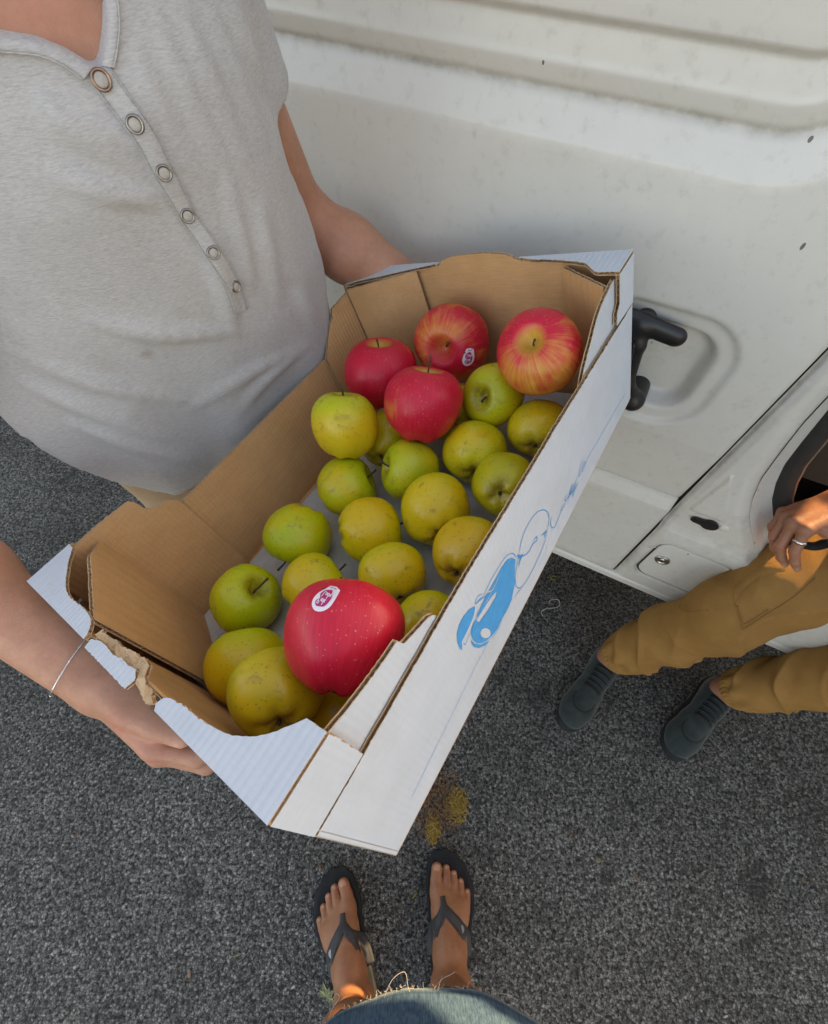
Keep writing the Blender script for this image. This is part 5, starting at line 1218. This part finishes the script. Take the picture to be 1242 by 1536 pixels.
n_ = len(zs_); F = [(i*na+j, i*na+(j+1) % na, (i+1)*na+(j+1) % na, (i+1)*na+j) for i in range(n_-1) for j in range(na)]+[tuple((n_-1)*na+j for j in range(na))]
b0 = len(V)
for j in range(na): x, y, z = V[j]; V.append((x*.97+.036*.03, y*.97-.41*.03, z+.01)); fade.append(.5); seam_.append(0)
F += [(j, b0+j, b0+(j+1) % na, (j+1) % na) for j in range(na)]
dn = mesh_obj('denim_skirt', V, F, DENIM, p2, True); loc(dn, P2L); add_attr(dn, 'fade', fade); add_attr(dn, 'seam', np.clip(seam_, 0, 1))
fr = MB(); Vd = np.array(V)
for i in range(420):
    q = int(rng.integers(0, na)); base = Vd[q]; long_ = rng.random() < .02; ln = rng.uniform(.015, .03) if long_ else rng.uniform(.003, .008)
    d = nrm((base[0]-.036, base[1]+.41, 0)); side = np.cross(d, A(0, 0, 1)); pts = [base+A(0,0,.003)]; dirv = d*rng.uniform(.2, 1)+side*rng.normal()*.6+A(0,0,-rng.uniform(.1, .9))
    for k in range(5):
        dirv = nrm(dirv+rng.normal(size=3)*.45); pts.append(pts[-1]+dirv*ln/5)
    fr.tube(spline(pts, 2), .00028 if not long_ else .0004, 4)
for px in ([(575,1500),(588,1470),(607,1458),(612,1480),(618,1500)], [(656,1488),(662,1470),(676,1462),(682,1458)], [(495,1520),(503,1506),(509,1497),(505,1490),(498,1500)], [(700,1484),(705,1472),(716,1470)], [(752,1490),(765,1493),(776,1500)]):
    fr.tube([at(u, v, (CAM_H-.515)/-ray(u, v)[2]) for u, v in spline(px, 4)], .00042, 5)
fro = fr.build('frayed_threads', THREAD, dn, True); fro['kind'] = 'stuff'

# ------------------------------------------------------------------ litter on the asphalt
def gp(u, v, z=0.): p = onz(u, v, z); return p
t_ = MB(); t_.tube([gp(u, v)+A(0,0,.0025+.0015*math.sin(i)) for i, (u, v) in enumerate(spline([(814,925),(812,918),(820,913),(832,912),(839,908),(838,901),(829,899),(823,903)], 5))], .0017, 7)
tag(t_.build('twig', PALEBIT, None, True), 'pale curled twig on the dark asphalt near the van', 'twig')
pb = MB(); c = gp(830, 867); pb.tube([c+A(.009*math.cos(a), .007*math.sin(a), .003) for a in np.linspace(.3, 5.6, 14)], .003, 7); tag(pb.build('peel_curl', LEAFG, None, True), 'small curled greenish peel lying beside the sill shadow', 'peel')
# crushed plant matter: two clumps of fine shreds
def clump(u0, v0, ru, rv, n, mat, seed, name, label):
    r = np.random.default_rng(seed); b = MB()
    for i in range(n):
        a, q = r.uniform(0, 6.28), math.sqrt(r.random())*(.75+.25*math.sin(5*r.random())); u, v = u0+ru*q*math.cos(a), v0+rv*q*math.sin(a)
        p = gp(u, v)+A(0, 0, r.uniform(.001, .009)*(1.1-q)); d = nrm((r.normal(), r.normal(), r.normal()*.35)); s_ = nrm(np.cross(d, r.normal(size=3))); ln, wd = r.uniform(.004, .012), r.uniform(.0007, .0024)
        b.add([p-d*ln*.5, p+s_*wd, p+d*ln*.5+A(0,0,.001), p-s_*wd], [(0,1,2,3)])
    o = b.build(name, mat, None); tag(o, label, 'plant litter', kind='stuff'); return o
MOSS = mat_plain('dry_moss', (.40, .27, .07), .85, .3, var=.55, scale=500); MOSS2 = mat_plain('brown_moss', (.24, .14, .08), .85, .3, var=.6, scale=500)
clump(684, 1208, 21, 30, 900, MOSS, 1, 'moss_clump', 'crushed yellow moss patch on asphalt near the toes'); clump(650, 1242, 14, 26, 700, MOSS, 2, 'moss_clump', 'smaller crushed yellow moss patch beside the tray corner')
clump(655, 1205, 44, 66, 1500, MOSS2, 3, 'brown_plant_litter', 'brown shredded plant litter around the moss')
lf = MB(); c = gp(489, 1496)
for k, (a, ln) in enumerate(((1.9, .030), (2.5, .022), (.6, .024), (1.2, .02), (-.4, .026))):
    d = A(math.cos(a), math.sin(a), .12); s_ = nrm(np.cross(d, A(0,0,1))); m = c+d*ln*.5
    lf.add([c, m+s_*.006+A(0,0,.004), c+d*ln, m-s_*.006+A(0,0,.003)], [(0,1,2),(0,2,3)])
tag(lf.build('wilted_leaf', mat_plain('wilted_leaf_green', (.26,.28,.14), .7, .3, var=.4, scale=200), None), 'wilted pale green leaf beside the flip-flop heel', 'leaf')
# scattered chips and straw bits
for i, (u, v) in enumerate(((120,1248),(355,1433),(285,1462),(440,1480),(898,1290),(955,1318),(1088,1524),(622,1343),(480,1300),(1000,985),(700,1035),(855,1255),(150,640),(55,655),(1205,1320))):
    r = np.random.default_rng(i); c = gp(u, v); b = MB(); a = r.uniform(0, 6.28); d = A(math.cos(a), math.sin(a), 0); s_ = A(-d[1], d[0], 0); L0_, w0 = r.uniform(.004, .010), r.uniform(.001, .003)
    top_ = [c+d*L0_*x+s_*w0*y+A(0,0,.0035+.001*x) for x, y in ((-1,-.3),(-.2,-1),(.9,-.5),(1,.4),(.1,1),(-.8,.6))]; bot = [p*A(1,1,0) for p in top_]
    b.add(top_+bot, [tuple(range(6))]+[(j, j+6, (j+1) % 6+6, (j+1) % 6) for j in range(6)])
    o = b.build('straw_bit', [PALEBIT, LEAFG, MOSS2][i % 3] if i else mat_plain('orange_crumb', (.30,.12,.05), .8), None); tag(o, 'tiny straw chip lying loose on the asphalt', 'chip', 'loose chips scattered on the asphalt')
